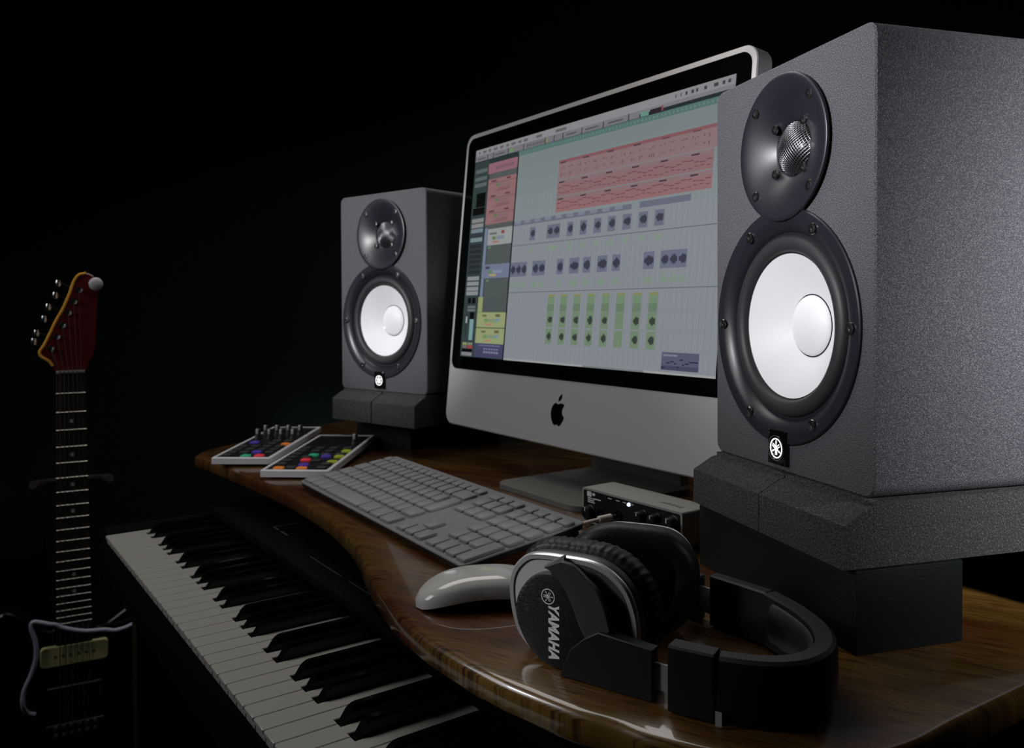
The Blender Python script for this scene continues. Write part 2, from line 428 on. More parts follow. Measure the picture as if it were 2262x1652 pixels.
    bm = B(); emblem(bm, .0082, TF(.1022, .0187, -.0047)); part('emblem', bm, M['led'], bd, smooth=False, label='lit white emblem of three crossed tuning forks in a ring')
    # back plate
    bm = B(); box(bm, .03, .18, SD, SD+.004, .04, .25, .001); part('rear_panel', bm, M['blackp'], t)
    return t
mon = make_monitor('large black studio monitor nearest the camera with white cone, on foam at the right')
mon.location = (.1916, .7717, .8536); mon.rotation_euler = (0, 0, -1.2899)
mon2 = copy_tree(mon); mon2.location = (-.2987, 1.4461, .8482); mon2.rotation_euler = (0, 0, -.6894)
mon2['label'] = 'smaller-looking far black studio monitor with white cone, left of the computer screen'

# foam pads : local frame = monitor frame, z=0 monitor bottom
def make_foam(label, loc, rz, x0, x1, drop):
    c, s = math.cos(rz), math.sin(rz)
    t = thing('foam_pad', label, 'speaker pad', (loc[0]+c*x0, loc[1]+s*x0, loc[2]-drop), rz, 'foam isolation pads')
    wd = x1-x0; h = drop; Y1 = .262
    T = Matrix(((0, 0, 1, 0), (1, 0, 0, 0), (0, 1, 0, 0), (0, 0, 0, 1)))  # poly (y,z) extruded along x
    bm = B(); prism(bm, [(-.0278, 0), (Y1, 0), (Y1, h-.010), (-.0042+.262, h-.0135), (-.0040, h-.0205), (-.0040, h-.0035), (-.0085, h-.0043), (-.0275, h-.0150)], 0, wd, T)
    part('foam_base', bm, M['foam'], t, ang=15)
    bm = B(); prism(bm, [(-.0036, h-.0203), (.2575, h-.0133), (.2575, h-.0002), (-.0036, h-.0002)], .0002, wd-.0002, T)
    part('foam_wedge', bm, M['foam'], t, ang=15)
    return t
NL, NZ = (.1916, .7717, .8536), -1.2899
FL_, FZ = (-.2987, 1.4461, .8482), -.6894
make_foam('grey foam pad under the near monitor, the half facing the camera', NL, NZ, .1130, .2154, .0452)
make_foam('grey foam pad under the near monitor, the half beside the computer screen', NL, NZ, .0060, .1122, .0452)
make_foam('grey foam pad under the far monitor, right half', FL_, FZ, .1095, .2106, .0500)
make_foam('grey foam pad under the far monitor, left half', FL_, FZ, .0080, .1072, .0500)
def block(label, loc, rz, x0, x1, y0, y1, drop):
    t = thing('support_block', label, 'block', (loc[0], loc[1], DZ), rz, 'black blocks under the monitors')
    bm = B(); box(bm, x0, x1, y0, y1, 0, loc[2]-drop-DZ, .0012); part('block_body', bm, M['block'], t)
    bm = B(); box(bm, x0+.004, x1-.004, y0+.004, y1-.004, -.0001+.0001, .0012); part('felt_foot', bm, M['blackp'], t)
    return t
block('black wooden block on the desk lifting the near monitor', NL, NZ, .004, .2187, -.0206, .0693, .0452)
block('black wooden block on the desk behind, under the near monitor rear', NL, NZ, .004, .2187, .19, .255, .0452)
block('black block on the desk lifting the far monitor', FL_, FZ, .006, .145, .026, .255, .0500)

# ------------------------------------------------------------------ computer (display frame leaning back)
IO = Vector((-.0797, 1.2889, .9123)); IYAW = -.9683; ITL = .1006
ctr = Vector((math.cos(IYAW), math.sin(IYAW), 0))*.2592
back = Vector((-math.sin(IYAW), math.cos(IYAW), 0))
mac = thing('desktop_computer', 'silver all-in-one desktop computer with black glass border showing a music editing screen', 'computer', (IO.x+ctr.x+back.x*.05, IO.y+ctr.y+back.y*.05, DZ), IYAW)
# local: display BL corner at (-.2592,-.05,IO.z-DZ), tilt about X
TI = Matrix.Translation((-.2592, -.05, IO.z-DZ)) @ Matrix.Rotation(-ITL, 4, 'X')
def TI2(y): return TI @ TF(0, 0, y)
bx0, bx1, bz0, bz1 = -.0320, .5445, -.1068, .3525
bm = B()
shell = rrect(bx0, bx1, bz0, bz1, .019, 8); n = len(shell); lay = []
for d, h in ((-.0015, .0012), (0, 0), (0, -.022), (-.006, -.027), (-.03, -.036), (-.09, -.046), (-.15, -.050)):
    lay.append([bm.verts.new(TI2(0) @ Vector((x, y, h))) for x, y in offset(shell, d)]) if d > -.02 else lay.append(
        [bm.verts.new(TI2(0) @ Vector((.256+(x-.256)*(1+d*3.2), .12+(y-.12)*(1+d*3.2), h))) for x, y in shell])
for u, v in zip(lay, lay[1:]):
    for i in range(n): bm.faces.new((u[i], u[(i+1) % n], v[(i+1) % n], v[i]))
bm.faces.new(lay[0][::-1]); bm.faces.new(lay[-1])
part('housing', bm, M['alu'], mac, ang=32)
# bright rim around the glass
bm = B(); ro = offset(rrect(bx0, bx1, -.0195, bz1, .019, 8), -.0008); ri = rrect(-.0245, .5385, -.0190, .3455, .015, 8)
n = len(ro); a = [bm.verts.new(TI2(0) @ Vector((x, y, .0013))) for x, y in ro]; b = [bm.verts.new(TI2(0) @ Vector((x, y, .0019))) for x, y in ri]
c_ = [bm.verts.new(TI2(0) @ Vector((x, y, .0010))) for x, y in ro]
for i in range(n):
    j = (i+1) % n
    if a[i].co.z > -99 and not (ro[i][1] < -.015 and ro[j][1] < -.015):
        bm.faces.new((a[i], a[j], b[j], b[i])); bm.faces.new((c_[i], c_[j], a[j], a[i]))
part('metal_rim', bm, M['alu_rim'], mac)
bm = B(); prism(bm, rrect(-.0245, .5385, -.0195, .3455, .015, 8), .0008, .0021, TI2(0)); part('glass_border', bm, M['glass'], mac, label='black glass border')
# screen content
SCR = B(); PAL = []; PIX = {}
def scol(c):
    c = tuple(c)
    if c not in PIX:
        m = bpy.data.materials.new('screen colour'); m.use_nodes = True; b = m.node_tree.nodes['Principled BSDF']
        b.inputs['Base Color'].default_value = (.002, .002, .002, 1); b.inputs['Roughness'].default_value = .3; b.inputs['Specular IOR Level'].default_value = .1
        g_ = .3*c[0]+.55*c[1]+.15*c[2]; cc = tuple(g_+(v-g_)*.74 for v in c)
        b.inputs['Emission Color'].default_value = (*s2l(cc), 1); b.inputs['Emission Strength'].default_value = 1
        PIX[c] = len(PAL); PAL.append(m)
    return PIX[c]
LV = [0]
def R_(x0, y0, x1, y1, c, lv=1):
    h = .0022 + .00003*lv
    f = SCR.faces.new([SCR.verts.new(TI2(0) @ Vector((x/1000, y/1000, h))) for x, y in ((x0, y0), (x1, y0), (x1, y1), (x0, y1))]); f.material_index = scol(c)
R_(0, 0, 518.4, 324, (126, 134, 142), 0)
for i in range(5): R_(121, 195+i*21, 518.4, 216+i*21, (122-i*2, 134-i*2, 138-i*3), 1)
for i in range(45): R_(121+i*9.0, 3, 121.4+i*9.0, 299, (108, 118, 128), 2)
for y in (164.5, 97): R_(121, y, 518.4, y+.7, (70, 78, 88), 3)
for y in (69, 47, 26, 222, 249): R_(121, y, 518.4, y+.4, (116, 126, 134), 2)
R_(0, 313.5, 518.4, 324, (132, 131, 136), 3)
for x, wd in ((8, 6), (20, 12), (36, 10), (50, 14), (68, 12), (84, 10), (98, 14), (116, 10), (130, 12), (160, 18), (205, 30), (430, 3), (438, 3), (446, 4), (455, 5), (462, 4), (474, 5), (488, 8), (500, 5), (508, 5)):
    R_(x, 316.5, x+wd*.8, 320.5, (92, 92, 98) if x < 440 else (60, 60, 66), 4)
R_(240, 309, 518.4, 313.5, (118, 117, 124), 3)
R_(0, 303.5, 518.4, 313.5, (30, 42, 48), 2); R_(0, 305, 372, 313.2, (112, 112, 118), 3)
for x in (34, 50, 90, 130, 182, 202, 222, 262, 305, 352): R_(x, 304.5, x+1.6, 313.4, (24, 26, 40), 4)
R_(96, 307, 103, 312, (90, 150, 60), 5); R_(185, 306, 188, 312, (120, 140, 60), 5)
for i in range(9): R_(138+i*5, 307, 141+i*5, 311, (80, 80, 90), 5)
for x, wd in ((6, 22), (56, 26), (230, 22), (270, 26), (315, 28)): R_(x, 308, x+wd, 310, (76, 76, 84), 5)
R_(374, 305, 388, 311, (90, 140, 120), 4); R_(390, 305, 410, 311, (40, 32, 40), 4); R_(409, 306, 412, 312, (140, 60, 70), 5)
R_(120, 297, 518.4, 304.5, (74, 112, 104), 3)
for i in range(60): R_(123+i*6.5, 299, 125+i*6.5, 302, (92, 130, 122), 4)
# pink regions
for y0, y1, c in ((249, 275, (136, 106, 110)), (226, 248, (140, 98, 102)), (204.5, 225, (148, 97, 101))):
    R_(219, y0, 518.4 if y0 > 240 else 495, y1, c, 4)
    R_(219, y1-5, 495, y1, (134, 104, 110), 5)
    for x in (222, 270, 318, 366, 414, 462): R_(x, y1-4, x+12, y1-2, (70, 48, 58), 6)
R_(219, 271.5, 518.4, 275.5, (136, 78, 84), 6)
random.seed(3)
for i in range(16):
    x = 224+i*17
    for k in range(3):
        for yy in (253, 262): R_(x+k*3.5, yy+random.choice((0, 2, 3)), x+k*3.5+1.6, yy+random.choice((0, 2, 3))+1.4, (104, 72, 80), 6)
for y0 in (229, 208):
    for i in range(30):
        x = 221+i*9.1; s = math.sin(i*1.3)*2
        R_(x, y0+8+s, x+8, y0+9.1+s, (112, 60, 68), 6); R_(x+1, y0+1.5-s*.6, x+7, y0+2.6-s*.6, (118, 64, 72), 6)
# blue lavender strip and wave clips
R_(121, 194, 370, 200.5, (98, 102, 122), 4); R_(384, 194, 466, 201.5, (98, 102, 122), 4)
for i in range(10): R_(124+i*24, 196, 138+i*24, 200.5, (118, 122, 142), 5)
def wave(x0, x1, yc, amp, c, lv=6):
    n = max(5, int((x1-x0)/1.2))
    for i in range(n):
        x = x0+(x1-x0)*i/n; h = amp*(.35+.65*abs(math.sin(3.1*i/n)))*random.uniform(.6, 1)
        R_(x, yc-h, x+(x1-x0)/n, yc+h, c, lv)
for x0, x1 in ((163, 176), (203, 232), (247, 260), (274, 288), (302, 316), (329, 343), (356, 371), (384, 399), (411, 426)):
    R_(x0, 170, x1, 189, (98, 104, 126), 4)
    if x1-x0 > 20: wave(x0+2, x0+13, 180, 6, (58, 58, 74)); wave(x0+16, x1-1, 180, 6, (58, 58, 74))
    else: wave(x0+2, x1-1, 180, 6.5, (58, 58, 74))
    wave(x0+2, x1-3, 157, 4.5, (118, 142, 122))
for x0, x1 in ((121, 162), (175, 205), (231, 245), (258, 278), (286, 301), (314, 333), (342, 357), (397, 415), (425, 466)):
    R_(x0, 120, x1, 140.5, (98, 104, 130), 4)
    k = max(1, int((x1-x0)/13)); ww = (x1-x0)/k
    for j in range(k):
        wave(x0+j*ww+1.5, x0+(j+1)*ww-1, 130, 7, (56, 56, 76)); wave(x0+j*ww+1.5, x0+(j+1)*ww-1, 107.5, 5.5, (116, 140, 122))
for i, x in enumerate((217, 244.5, 272, 300, 328, 355.5, 384, 411)):
    x1 = x+14.5
    R_(x, 70, x1, 93, (94, 122, 92), 4); R_(x, 80, x1, 90, (104, 134, 100), 5); R_(x, 90, x1, 93, (126, 132, 76), 5)
    for y0, y1 in ((49, 69.5), (27, 47)):
        R_(x, y0, x1, y1, (104, 130, 100), 4)
        if i != 5: wave(x+3, x1-2, (y0+y1)/2, 6, (52, 62, 56))
R_(438, 5, 494, 25, (80, 84, 112), 5); R_(438, 5, 494, 10, (64, 68, 98), 6); R_(440, 20.5, 462, 22.5, (116, 120, 138), 7)
for x, y, wd in ((438, 7, 6), (446, 12.5, 5), (452, 14, 5), (458, 12, 3), (462, 8, 3), (466, 16.5, 5), (470, 11, 3), (474, 12.5, 6), (480, 14.5, 13)): R_(x, y, x+wd, y+1.3, (30, 30, 66), 7)
R_(121, 0, 518.4, 2.4, (150, 152, 152), 5); R_(300, 0, 410, 2.2, (110, 116, 120), 6)
# left side columns
R_(0, 0, 41, 303.5, (46, 62, 62), 4); R_(41, 0, 120, 303.5, (36, 52, 52), 4); R_(118.5, 0, 121.5, 298, (14, 18, 24), 9)
R_(41, 281, 118.5, 297, (146, 92, 108), 5); R_(60, 286, 110, 291, (126, 84, 96), 6)
R_(44, 272, 118.5, 281, (78, 84, 84), 5)
for k in range(3):
    y1 = 272-k*23.3; R_(43, y1-23.3, 118.5, y1, (146, 98, 102), 5); R_(46, y1-7, 118, y1-6, (124, 74, 80), 6)
    for j in range(4): R_(62+j*3, y1-20+j*0, 100-j*3, y1-19, (120, 78, 84), 6)
    R_(66, y1-13, 74, y1-8, (84, 118, 72), 7); R_(76, y1-13, 104, y1-8.5, (130, 98, 104), 7); R_(70, y1-19, 104, y1-15, (132, 90, 92), 7); R_(52, y1-5, 66, y1-2, (100, 62, 66), 7); R_(92, y1-4, 104, y1-1.5, (100, 50, 56), 7)
R_(44, 195, 118.5, 203.5, (78, 84, 84), 5); R_(44, 92, 52, 197, (104, 122, 148), 6)
R_(53, 170, 118.5, 195, (142, 146, 146), 7); R_(58, 186, 78, 189, (96, 100, 100), 8); R_(66, 178, 76, 183, (90, 122, 74), 8); R_(78, 178, 98, 183, (112, 128, 142), 8); R_(68, 173, 86, 176, (160, 110, 90), 8); R_(90, 186, 98, 191, (140, 60, 60), 8)
R_(54, 141, 118.5, 170, (74, 84, 84), 7); R_(56, 165, 64, 168, (84, 130, 84), 8)
R_(46, 120, 118.5, 141, (104, 114, 144), 7); R_(54, 134, 66, 138, (60, 64, 88), 8); R_(62, 127, 72, 132, (88, 128, 84), 8); R_(74, 127, 100, 132, (118, 130, 158), 8); R_(66, 123, 84, 126, (168, 150, 80), 8)
R_(54, 92, 118.5, 120, (74, 84, 84), 7); R_(58, 115, 66, 118, (84, 130, 84), 8)
R_(41, 69, 54, 92, (136, 150, 92), 6); R_(54, 69, 118.5, 92, (72, 82, 82), 7)
for y0 in (46, 22):
    R_(41, y0, 118.5, y0+23, (140, 152, 96), 6); R_(41, y0+22.6, 118.5, y0+23.2, (96, 108, 66), 8)
    R_(56, y0+16, 68, y0+19, (92, 104, 60), 8); R_(62, y0+8, 74, y0+13, (104, 140, 80), 8); R_(76, y0+8, 100, y0+13, (118, 140, 108), 8); R_(66, y0+3, 84, y0+6, (176, 120, 90), 8); R_(92, y0+16, 104, y0+20, (96, 92, 60), 8); R_(96, y0+9, 104, y0+14, (104, 140, 160), 9)
R_(41, 1, 118.5, 22, (62, 65, 102), 6); R_(52, 18, 110, 20, (96, 98, 136), 7)
for j in range(6): R_(66+j*7, 12.5, 71+j*7, 15, (110, 112, 150), 7); R_(66+j*7, 7.5, 71+j*7, 10.5, (120, 120, 156), 7)
# mixer strip
R_(12, 232, 38, 254, (6, 8, 10), 6); R_(4, 220, 38, 231, (8, 9, 10), 6)
for y in (286, 274, 264): R_(4, y, 38, y+6, (84, 96, 98), 6)
for y, c in ((208, (124, 126, 128)), (200, (128, 128, 132)), (192, (104, 124, 138)), (178, (108, 130, 140)), (186, (50, 54, 66))): R_(4, y, 38, y+6.4, c, 6)
for j in range(6): R_(4, 168-j*8, 38, 174-j*8, (38, 42, 50), 6)
for y in (120, 112, 104, 97): R_(4, y-2, 38, y+4, (128, 134, 138), 6)
R_(11, 82, 20, 91, (8, 8, 10), 6); R_(23, 82, 33, 91, (8, 8, 10), 6)
for y in (75, 70): R_(12, y, 34, y+3.5, (98, 104, 106), 6)
R_(20, 58, 32, 69, (8, 8, 10), 6); R_(21, 26, 32, 58, (104, 150, 152), 6); R_(9, 52, 13, 62, (160, 162, 166), 6); R_(10, 30, 12, 66, (30, 36, 38), 5)
R_(5, 18, 18, 22, (128, 142, 84), 6); R_(20, 18, 34, 22, (110, 124, 100), 6); R_(5, 13, 18, 17.5, (110, 96, 96), 6); R_(20, 13, 34, 17.5, (170, 56, 56), 6)
R_(4, 7.5, 34, 12, (6, 6, 8), 6); R_(4, 1.5, 34, 7, (120, 122, 130), 6)
part('screen', SCR, PAL, mac, smooth=False, label='lit display showing a music sequencer with pink, blue and green clips')
# logo on the chin
AP = [(0, .60), (.16, .66), (.30, .66), (.44, .58), (.36, .47), (.31, .34), (.31, .18), (.37, .05), (.46, -.04), (.38, -.24), (.26, -.42), (.14, -.50), (0, -.44), (-.14, -.49), (-.28, -.42), (-.40, -.20), (-.46, .06), (-.44, .32), (-.34, .52), (-.18, .66)]
AP = [(x, y*.92) for x, y in AP]
ap = [tuple(v) for v in catmull(AP, 4, True)]
bm = B(); S = .0300; Ta = TI2(0) @ Matrix.Translation((.2555, -.0665, 0))
prism(bm, [(x*S*1.0, y*S*.92) for x, y in ap], .0012, .0016, Ta)
prism(bm, [(x*S, y*S) for x, y in ((.0, .62), (.03, .78), (.12, .90), (.25, .98), (.24, .82), (.16, .70))][::-1], .0012, .0016, Ta)
part('logo', bm, M['apple'], mac, smooth=False, label='black logo on the silver chin')
# stand: foot and bent neck
bm = B()
TS = Matrix.Translation((0, 0, 0))
prism(bm, rrect(-.068, .115, -.118, .075, .026, 8), .0005, .007, TS)
ft = part('stand_foot', bm, mat('foot aluminium', (.24, .24, .225), .42, metal=.4), mac)
bm = B()
Tn = Matrix(((0, 0, 1, -.085), (1, 0, 0, 0), (0, 1, 0, 0), (0, 0, 0, 1)))
nk = [(.068, .006), (.075, .0), (.082, .008), (.065, .06), (.040, .14), (.022, .20), (.012, .20), (.030, .14), (.056, .06)]
prism(bm, nk[::-1], 0, .18, Tn); part('stand_neck', bm, bpy.data.materials['foot aluminium'], mac)
bm = B(); box(bm, -.05, .05, -.012, .02, .185, .24, .003); part('hinge', bm, M['blackp'], mac)

# ------------------------------------------------------------------ computer keyboard
kb = thing('computer_keyboard', 'flat grey computer keyboard with number pad lying between controllers and headphones', 'keyboard', (-.2821, 1.0867, DZ), -.9938)
TK = Matrix.Translation((0, 0, .0103)) @ Matrix.Rotation(.133, 4, 'X')
bm = B(); prism(bm, rrect(0, .4334, 0, .141, .007, 5), -.0016, 0, TK, inset=.0006); part('key_tray', bm, M['kbody'], kb)
bm = B(); prism(bm, rrect(.0008, .4326, .0008, .1402, .007, 5), -.0062, -.0017, TK); part('base_shell', bm, M['blackp'], kb)
bm = B(); box(bm, .004, .429, .10, .136, -.0225, -.0062, .004, T=TK); part('rear_foot_bar', bm, M['blackp'], kb)
bm = B(); box(bm, .006, .427, .006, .022, -.0095, -.0062, .0015, T=TK); part('front_foot_strip', bm, M['blackp'], kb)
rowy = [(5, 25), (30.3, 49.1), (52.3, 71.1), (74.5, 93.3), (97, 115.8), (118.7, 130.2)]
U = 18.05; X0 = 6
def key(name, x0, x1, y0, y1):
    bm = B(); g = .0005
    poly = rrect(x0/1000, x1/1000, y0/1000, y1/1000, .0022, 3)
    prism(bm, poly, .0001, .0030, TK, inset=.0007)
    part(name, bm, M['key'], kb, ang=50)
lay = [[1.5, 1.25, 1.5, -5.75, 1.75, 1.5, 1.55], [1.25]+[1]*11+[1, 1.62], [1.75]+[1]*12, [1.5]+[1]*12, [1]*13+[1.8], [.98]*15]
for r, wds in enumerate(lay):
    x = X0
    for wd in wds:
        nm = 'space_bar' if wd < 0 else ('function_key' if r == 5 else 'key'); wd = abs(wd)
        key(nm, x, x+wd*U-3.0, *rowy[r]); x += wd*U
key('return_key', 256, 273.5, 52.3, 93.3)
for r in (5, 4, 3):
    for k in range(3): key('function_key' if r == 5 else 'key', 287+20.2*k, 303.8+20.2*k, *rowy[r])
for k in range(3): key('arrow_key', 287+20.2*k, 303.8+20.2*k, 5, 24)
key('arrow_key', 307.2, 324, 26.5, 45)
for r in range(6):
    for k in range(4):
        if r < 2 and k == 3: continue
        key('function_key' if r == 5 else 'key', 353.0+20.2*k, 370.2+20.2*k, *rowy[r])
key('enter_key', 413.6, 430.0, 5, 49)

# ------------------------------------------------------------------ mouse
ms = thing('computer_mouse', 'low glossy white arched computer mouse partly behind the headphones', 'mouse', (-.0225, .6655, DZ), .16)
bm = B(); L, Wd = .1135, .058; nu, nv = 28, 20
def mtop(u, v):   # u along -1..1, v across -1..1
    a = abs(u)
    wv = Wd/2*(1-a**4.2)**.5*.93+.0008
    hz = .0050 + .0215*(1-a**2.6)**.72
    zb = .0004+.0105*(1-a**2)
    t = math.sqrt(max(0, 1-abs(v)**2.6))
    return Vector((u*L/2, math.copysign(abs(v)**.8, v)*wv, zb + .0012 + max(hz-zb-.0012, .001)*t))
def mbot(u, v):
    a = abs(u); wv = Wd/2*(1-a**4.2)**.5*.93+.0008
    return Vector((u*L/2, v*wv, .0004+.0105*(1-a**2)*(1-.0*abs(v))))
gt = [[bm.verts.new(mtop(-.995+1.99*i/nu, -1+2*j/nv)) for j in range(nv+1)] for i in range(nu+1)]
gb = [[bm.verts.new(mbot(-.995+1.99*i/nu, -1+2*j/nv)) for j in range(nv+1)] for i in range(nu+1)]
for i in range(nu):
    for j in range(nv):
        bm.faces.new((gt[i][j], gt[i+1][j], gt[i+1][j+1], gt[i][j+1])); bm.faces.new((gb[i][j], gb[i][j+1], gb[i+1][j+1], gb[i+1][j]))
    bm.faces.new((gt[i][0], gb[i][0], gb[i+1][0], gt[i+1][0])); bm.faces.new((gt[i][nv], gt[i+1][nv], gb[i+1][nv], gb[i][nv]))
for j in range(nv):
    bm.faces.new((gt[0][j], gt[0][j+1], gb[0][j+1], gb[0][j])); bm.faces.new((gt[nu][j], gb[nu][j], gb[nu][j+1], gt[nu][j+1]))
part('mouse_shell', bm, M['white'], ms, ang=50)
for s in (-1, 1):
    bm = B(); box(bm, -.040, .040, s*.018-.0018, s*.018+.0018, 0, .0070, .0008); part('glide_rail', bm, M['blackp'], ms)

# ------------------------------------------------------------------ audio interface
YI = -.9456
ai = thing('audio_interface', 'small champagne metal audio interface with black front panel and glowing white light', 'audio interface', (.0771, .9103, DZ), YI)
aw, ah, ad = .147, .0395, .044
bm = B(); o_ = rrect(0, aw, .0015, ah, .003, 4); i_ = rrect(.0022, aw-.0022, .0035, ah-.0022, .0022, 4)
n = len(o_)
f0 = [bm.verts.new((x, 0, z)) for x, z in o_]; f1 = [bm.verts.new((x, ad, z)) for x, z in o_]; g0 = [bm.verts.new((x, 0, z)) for x, z in i_]; g1 = [bm.verts.new((x, .003, z)) for x, z in i_]
for i in range(n):
    j = (i+1) % n
    bm.faces.new((f0[i], f1[i], f1[j], f0[j])); bm.faces.new((f0[i], f0[j], g0[j], g0[i])); bm.faces.new((g0[i], g0[j], g1[j], g1[i]))
bm.faces.new(f1)
part('casing', bm, M['iface'], ai, ang=35)
bm = B(); prism(bm, i_, -.0025, -.0005, TF(0, 0)); part('front_panel', bm, M['blackp'], ai)
for x in (.012, aw-.012):
    for y in (.008, ad-.008):
        bm = B(); lathe(bm, [(.005, 0), (.005, .0016)], 16, Matrix.Translation((x, y, 0)), True, True); part('foot', bm, M['rubber'], ai)
def knob(name, x, z, r, h, parent, m=M['blackp'], y=.0008):
    bm = B(); lathe(bm, [(r*1.12, 0), (r*1.12, h*.12), (r, h*.16), (r*.94, h*.92), (r*.84, h), (0, h)], 24, TF(x, z, y)); k = part(name, bm, m, parent, ang=30)
    bm = B(); bar(bm, (0, r*.3), (0, r*.86), r*.16, h, h+.0003, TF(x, z, y)); part('pointer', bm, M['print'], k, smooth=False)
    return k
for x, z, r in ((.0945, .0255, .0062), (.1135, .0262, .0062), (.1355, .0262, .0080), (.0765, .0105, .0055)): knob('knob', x, z, r, .011, ai)
knob('knob', .0125, .014, .0072, .008, ai)
bm = B(); lathe(bm, [(.0020, 0), (.0020, .0010), (.0014, .0022), (0, .0025)], 20, TF(.0736, .0335, .0005))
part('indicator_light', bm, mat('white lit diode', (.8, .8, .9), .3, emis=(.72, .75, 1), estr=1.4), ai, label='glowing white indicator light')
bm = B(); box(bm, .0075, .0145, .0004, .0010, .0305, .0360); 
for r, (x0, x1, z) in enumerate(((.016, .0205, .0325), (.0085, .0150, .0283), (.016, .0215, .0283), (.0085, .0185, .0262), (.0195, .0295, .0287), (.0085, .0200, .0242))):
    box(bm, x0, x1, .0004, .0010, z, z+(.0026 if r == 0 else .0011))
for x, wd in ((.041, .006), (.0535, .0055), (.064, .005), (.0775, .0025)): box(bm, x, x+wd, .0004, .0010, .0338, .0346)
for x in (.099, .1145, .1325): box(bm, x, x+.0055, .0004, .0010, .0168 if x < .12 else .0160, .0192)
part('panel_print', bm, M['print'], ai, smooth=False, kind=None)
bm = B(); textmesh(bm, 'steinberg', .0085, Matrix.Translation((.117, .017, ah+.0001)), .0001, .1, .0001); 
bmesh.ops.recalc_face_normals(bm, faces=bm.faces); part('top_lettering', bm, mat('grey lettering', (.22, .21, .20), .5), ai, smooth=False)
# input jacks (dark rings)
for x, z in ((.030, .0150), (.0575, .0190)):
    bm = B(); lathe(bm, [(.0052, 0), (.0052, .0016), (.0036, .0016), (.0034, -.004), (0, -.004)], 20, TF(x, z, .0008)); part('socket', bm, M['gloss'], ai)

# cream cable with its plug going into the interface
def ifp(x, y, z):   # interface local -> world
    return Vector((.0771, .9103, DZ)) + Matrix.Rotation(YI, 3, 'Z') @ Vector((x, y, z))
cb = thing('headphone_cable', 'cream cable with a ribbed jack plug pushed into the audio interface', 'cable', tuple(ifp(.03, -.03, 0)))
o_c = Vector(cb.location)
bm = B(); P = [ifp(.0575, -.002, .0190), ifp(.0575, -.012, .0190)]; tube(bm, [p-o_c for p in P], .0018, 12); 
part('plug_tip', bm, M['chrome'], cb)
bm = B(); pts_ = []; rr = []
for i in range(23):
    s = i/22; pts_.append(ifp(.0575-.002*s, -.010-.016*s, .0190-.0008*s)-o_c); rr.append(.0030+.0006*(i % 2))
tube(bm, pts_, rr, 14); part('ribbed_sleeve', bm, M['cable_c'], cb)
bm = B(); P = [ifp(.0555, -.026, .0182), ifp(.052, -.034, .0168), ifp(.046, -.040, .014), ifp(.038, -.043, .010), ifp(.030, -.042, .0062), ifp(.024, -.044, .0034), ifp(.022, -.052, .0022), ifp(.024, -.070, .0020), ifp(.030, -.100, .0020), ifp(.045, -.125, .0020)]
P = catmull(P, 6); tube(bm, [p-o_c for p in P], .0019, 10); part('cord', bm, M['cable_c'], cb)

# ------------------------------------------------------------------ pad controllers
def controller(label, loc, yaw, tilt, Wc, btns, knobs, seed):
    t = thing('pad_controller', label, 'controller', (loc[0], loc[1], DZ), yaw, 'pair of white-framed controllers')
    T = Matrix.Translation((0, 0, loc[2]-DZ)) @ Matrix.Rotation(tilt, 4, 'X'); Lc = .284
    bm = B(); th = .0095
    outp = rrect(0, Wc, 0, Lc, .003, 3); inp = rrect(.005, Wc-.005, .006, Lc-.006, .0015, 3); n = len(outp)
    L0 = [bm.verts.new(T @ Vector((x, y, -th))) for x, y in outp]; L1 = [bm.verts.new(T @ Vector((x, y, -.001))) for x, y in outp]
    L2 = [bm.verts.new(T @ Vector((x, y, 0))) for x, y in offset(outp, -.001)]; L3 = [bm.verts.new(T @ Vector((x, y, 0))) for x, y in inp]; L4 = [bm.verts.new(T @ Vector((x, y, -.003))) for x, y in inp]
    for u, v in ((L0, L1), (L1, L2), (L2, L3), (L3, L4)):
        for i in range(n): bm.faces.new((u[i], u[(i+1) % n], v[(i+1) % n], v[i]))
    bm.faces.new(L0[::-1]); part('frame', bm, M['wframe'], t)
    bm = B(); prism(bm, inp, -.004, -.0012, T); part('face_panel', bm, M['blackp'], t)
    for x in (.012, Wc-.012):
        for y in (.02, Lc-.02):
            p = T @ Vector((x, y, -th)); bm = B(); lathe(bm, [(.005, 0), (.005, p.z)], 14, Matrix.Translation((p.x, p.y, 0)), True, True); part('foot', bm, M['rubber'], t)
    done = []
    for x, y, c in btns:
        if x > Wc*1000-11: x = Wc*1000-11
        if x < 11: x = 11
        y = max(y, 13)
        bm = B(); x /= 1000; y /= 1000
        prism(bm, rrect(x-.0068, x+.0068, y-.006, y+.006, .0016, 3), -.0012, .0016, T, inset=.0006)
        prism(bm, rrect(x-.0022, x+.0022, y-.002, y+.002, .0008, 3), .0016, .0028, T, inset=.0004)
        part('button', bm, M[c], t, label={'darkbtn': None}.get(c, M[c].name)); done.append((x, y))
    for ix in range(4):
        for iy in range(7):
            x = .016 + ix*(Wc-.032)/3; y = .020+iy*.024
            if all(abs(x-a) > .0155 or abs(y-b) > .0145 for a, b in done) and all(abs(x-a/1000) > .016 or abs(y-b/1000) > .016 for a, b in knobs):
                bm = B(); prism(bm, rrect(x-.0068, x+.0068, y-.006, y+.006, .0016, 3), -.0012, .0014, T, inset=.0006); part('button', bm, M['darkbtn'], t); done.append((x, y))
    for x, y in knobs:
        x /= 1000; y /= 1000
        bm = B(); lathe(bm, [(.0065, -.0012), (.0062, .002), (.0050, .004), (.0046, .015), (.0040, .0165), (0, .0165)], 18, T @ Matrix.Translation((x, y, 0))); k = part('knob', bm, M['rubber'], t)
        bm = B(); box(bm, x-.0019, x+.0019, y-.0058, y-.0028, .0085, .0172, .0006, T=T); part('pointer', bm, M['wframe'], k)
    return t
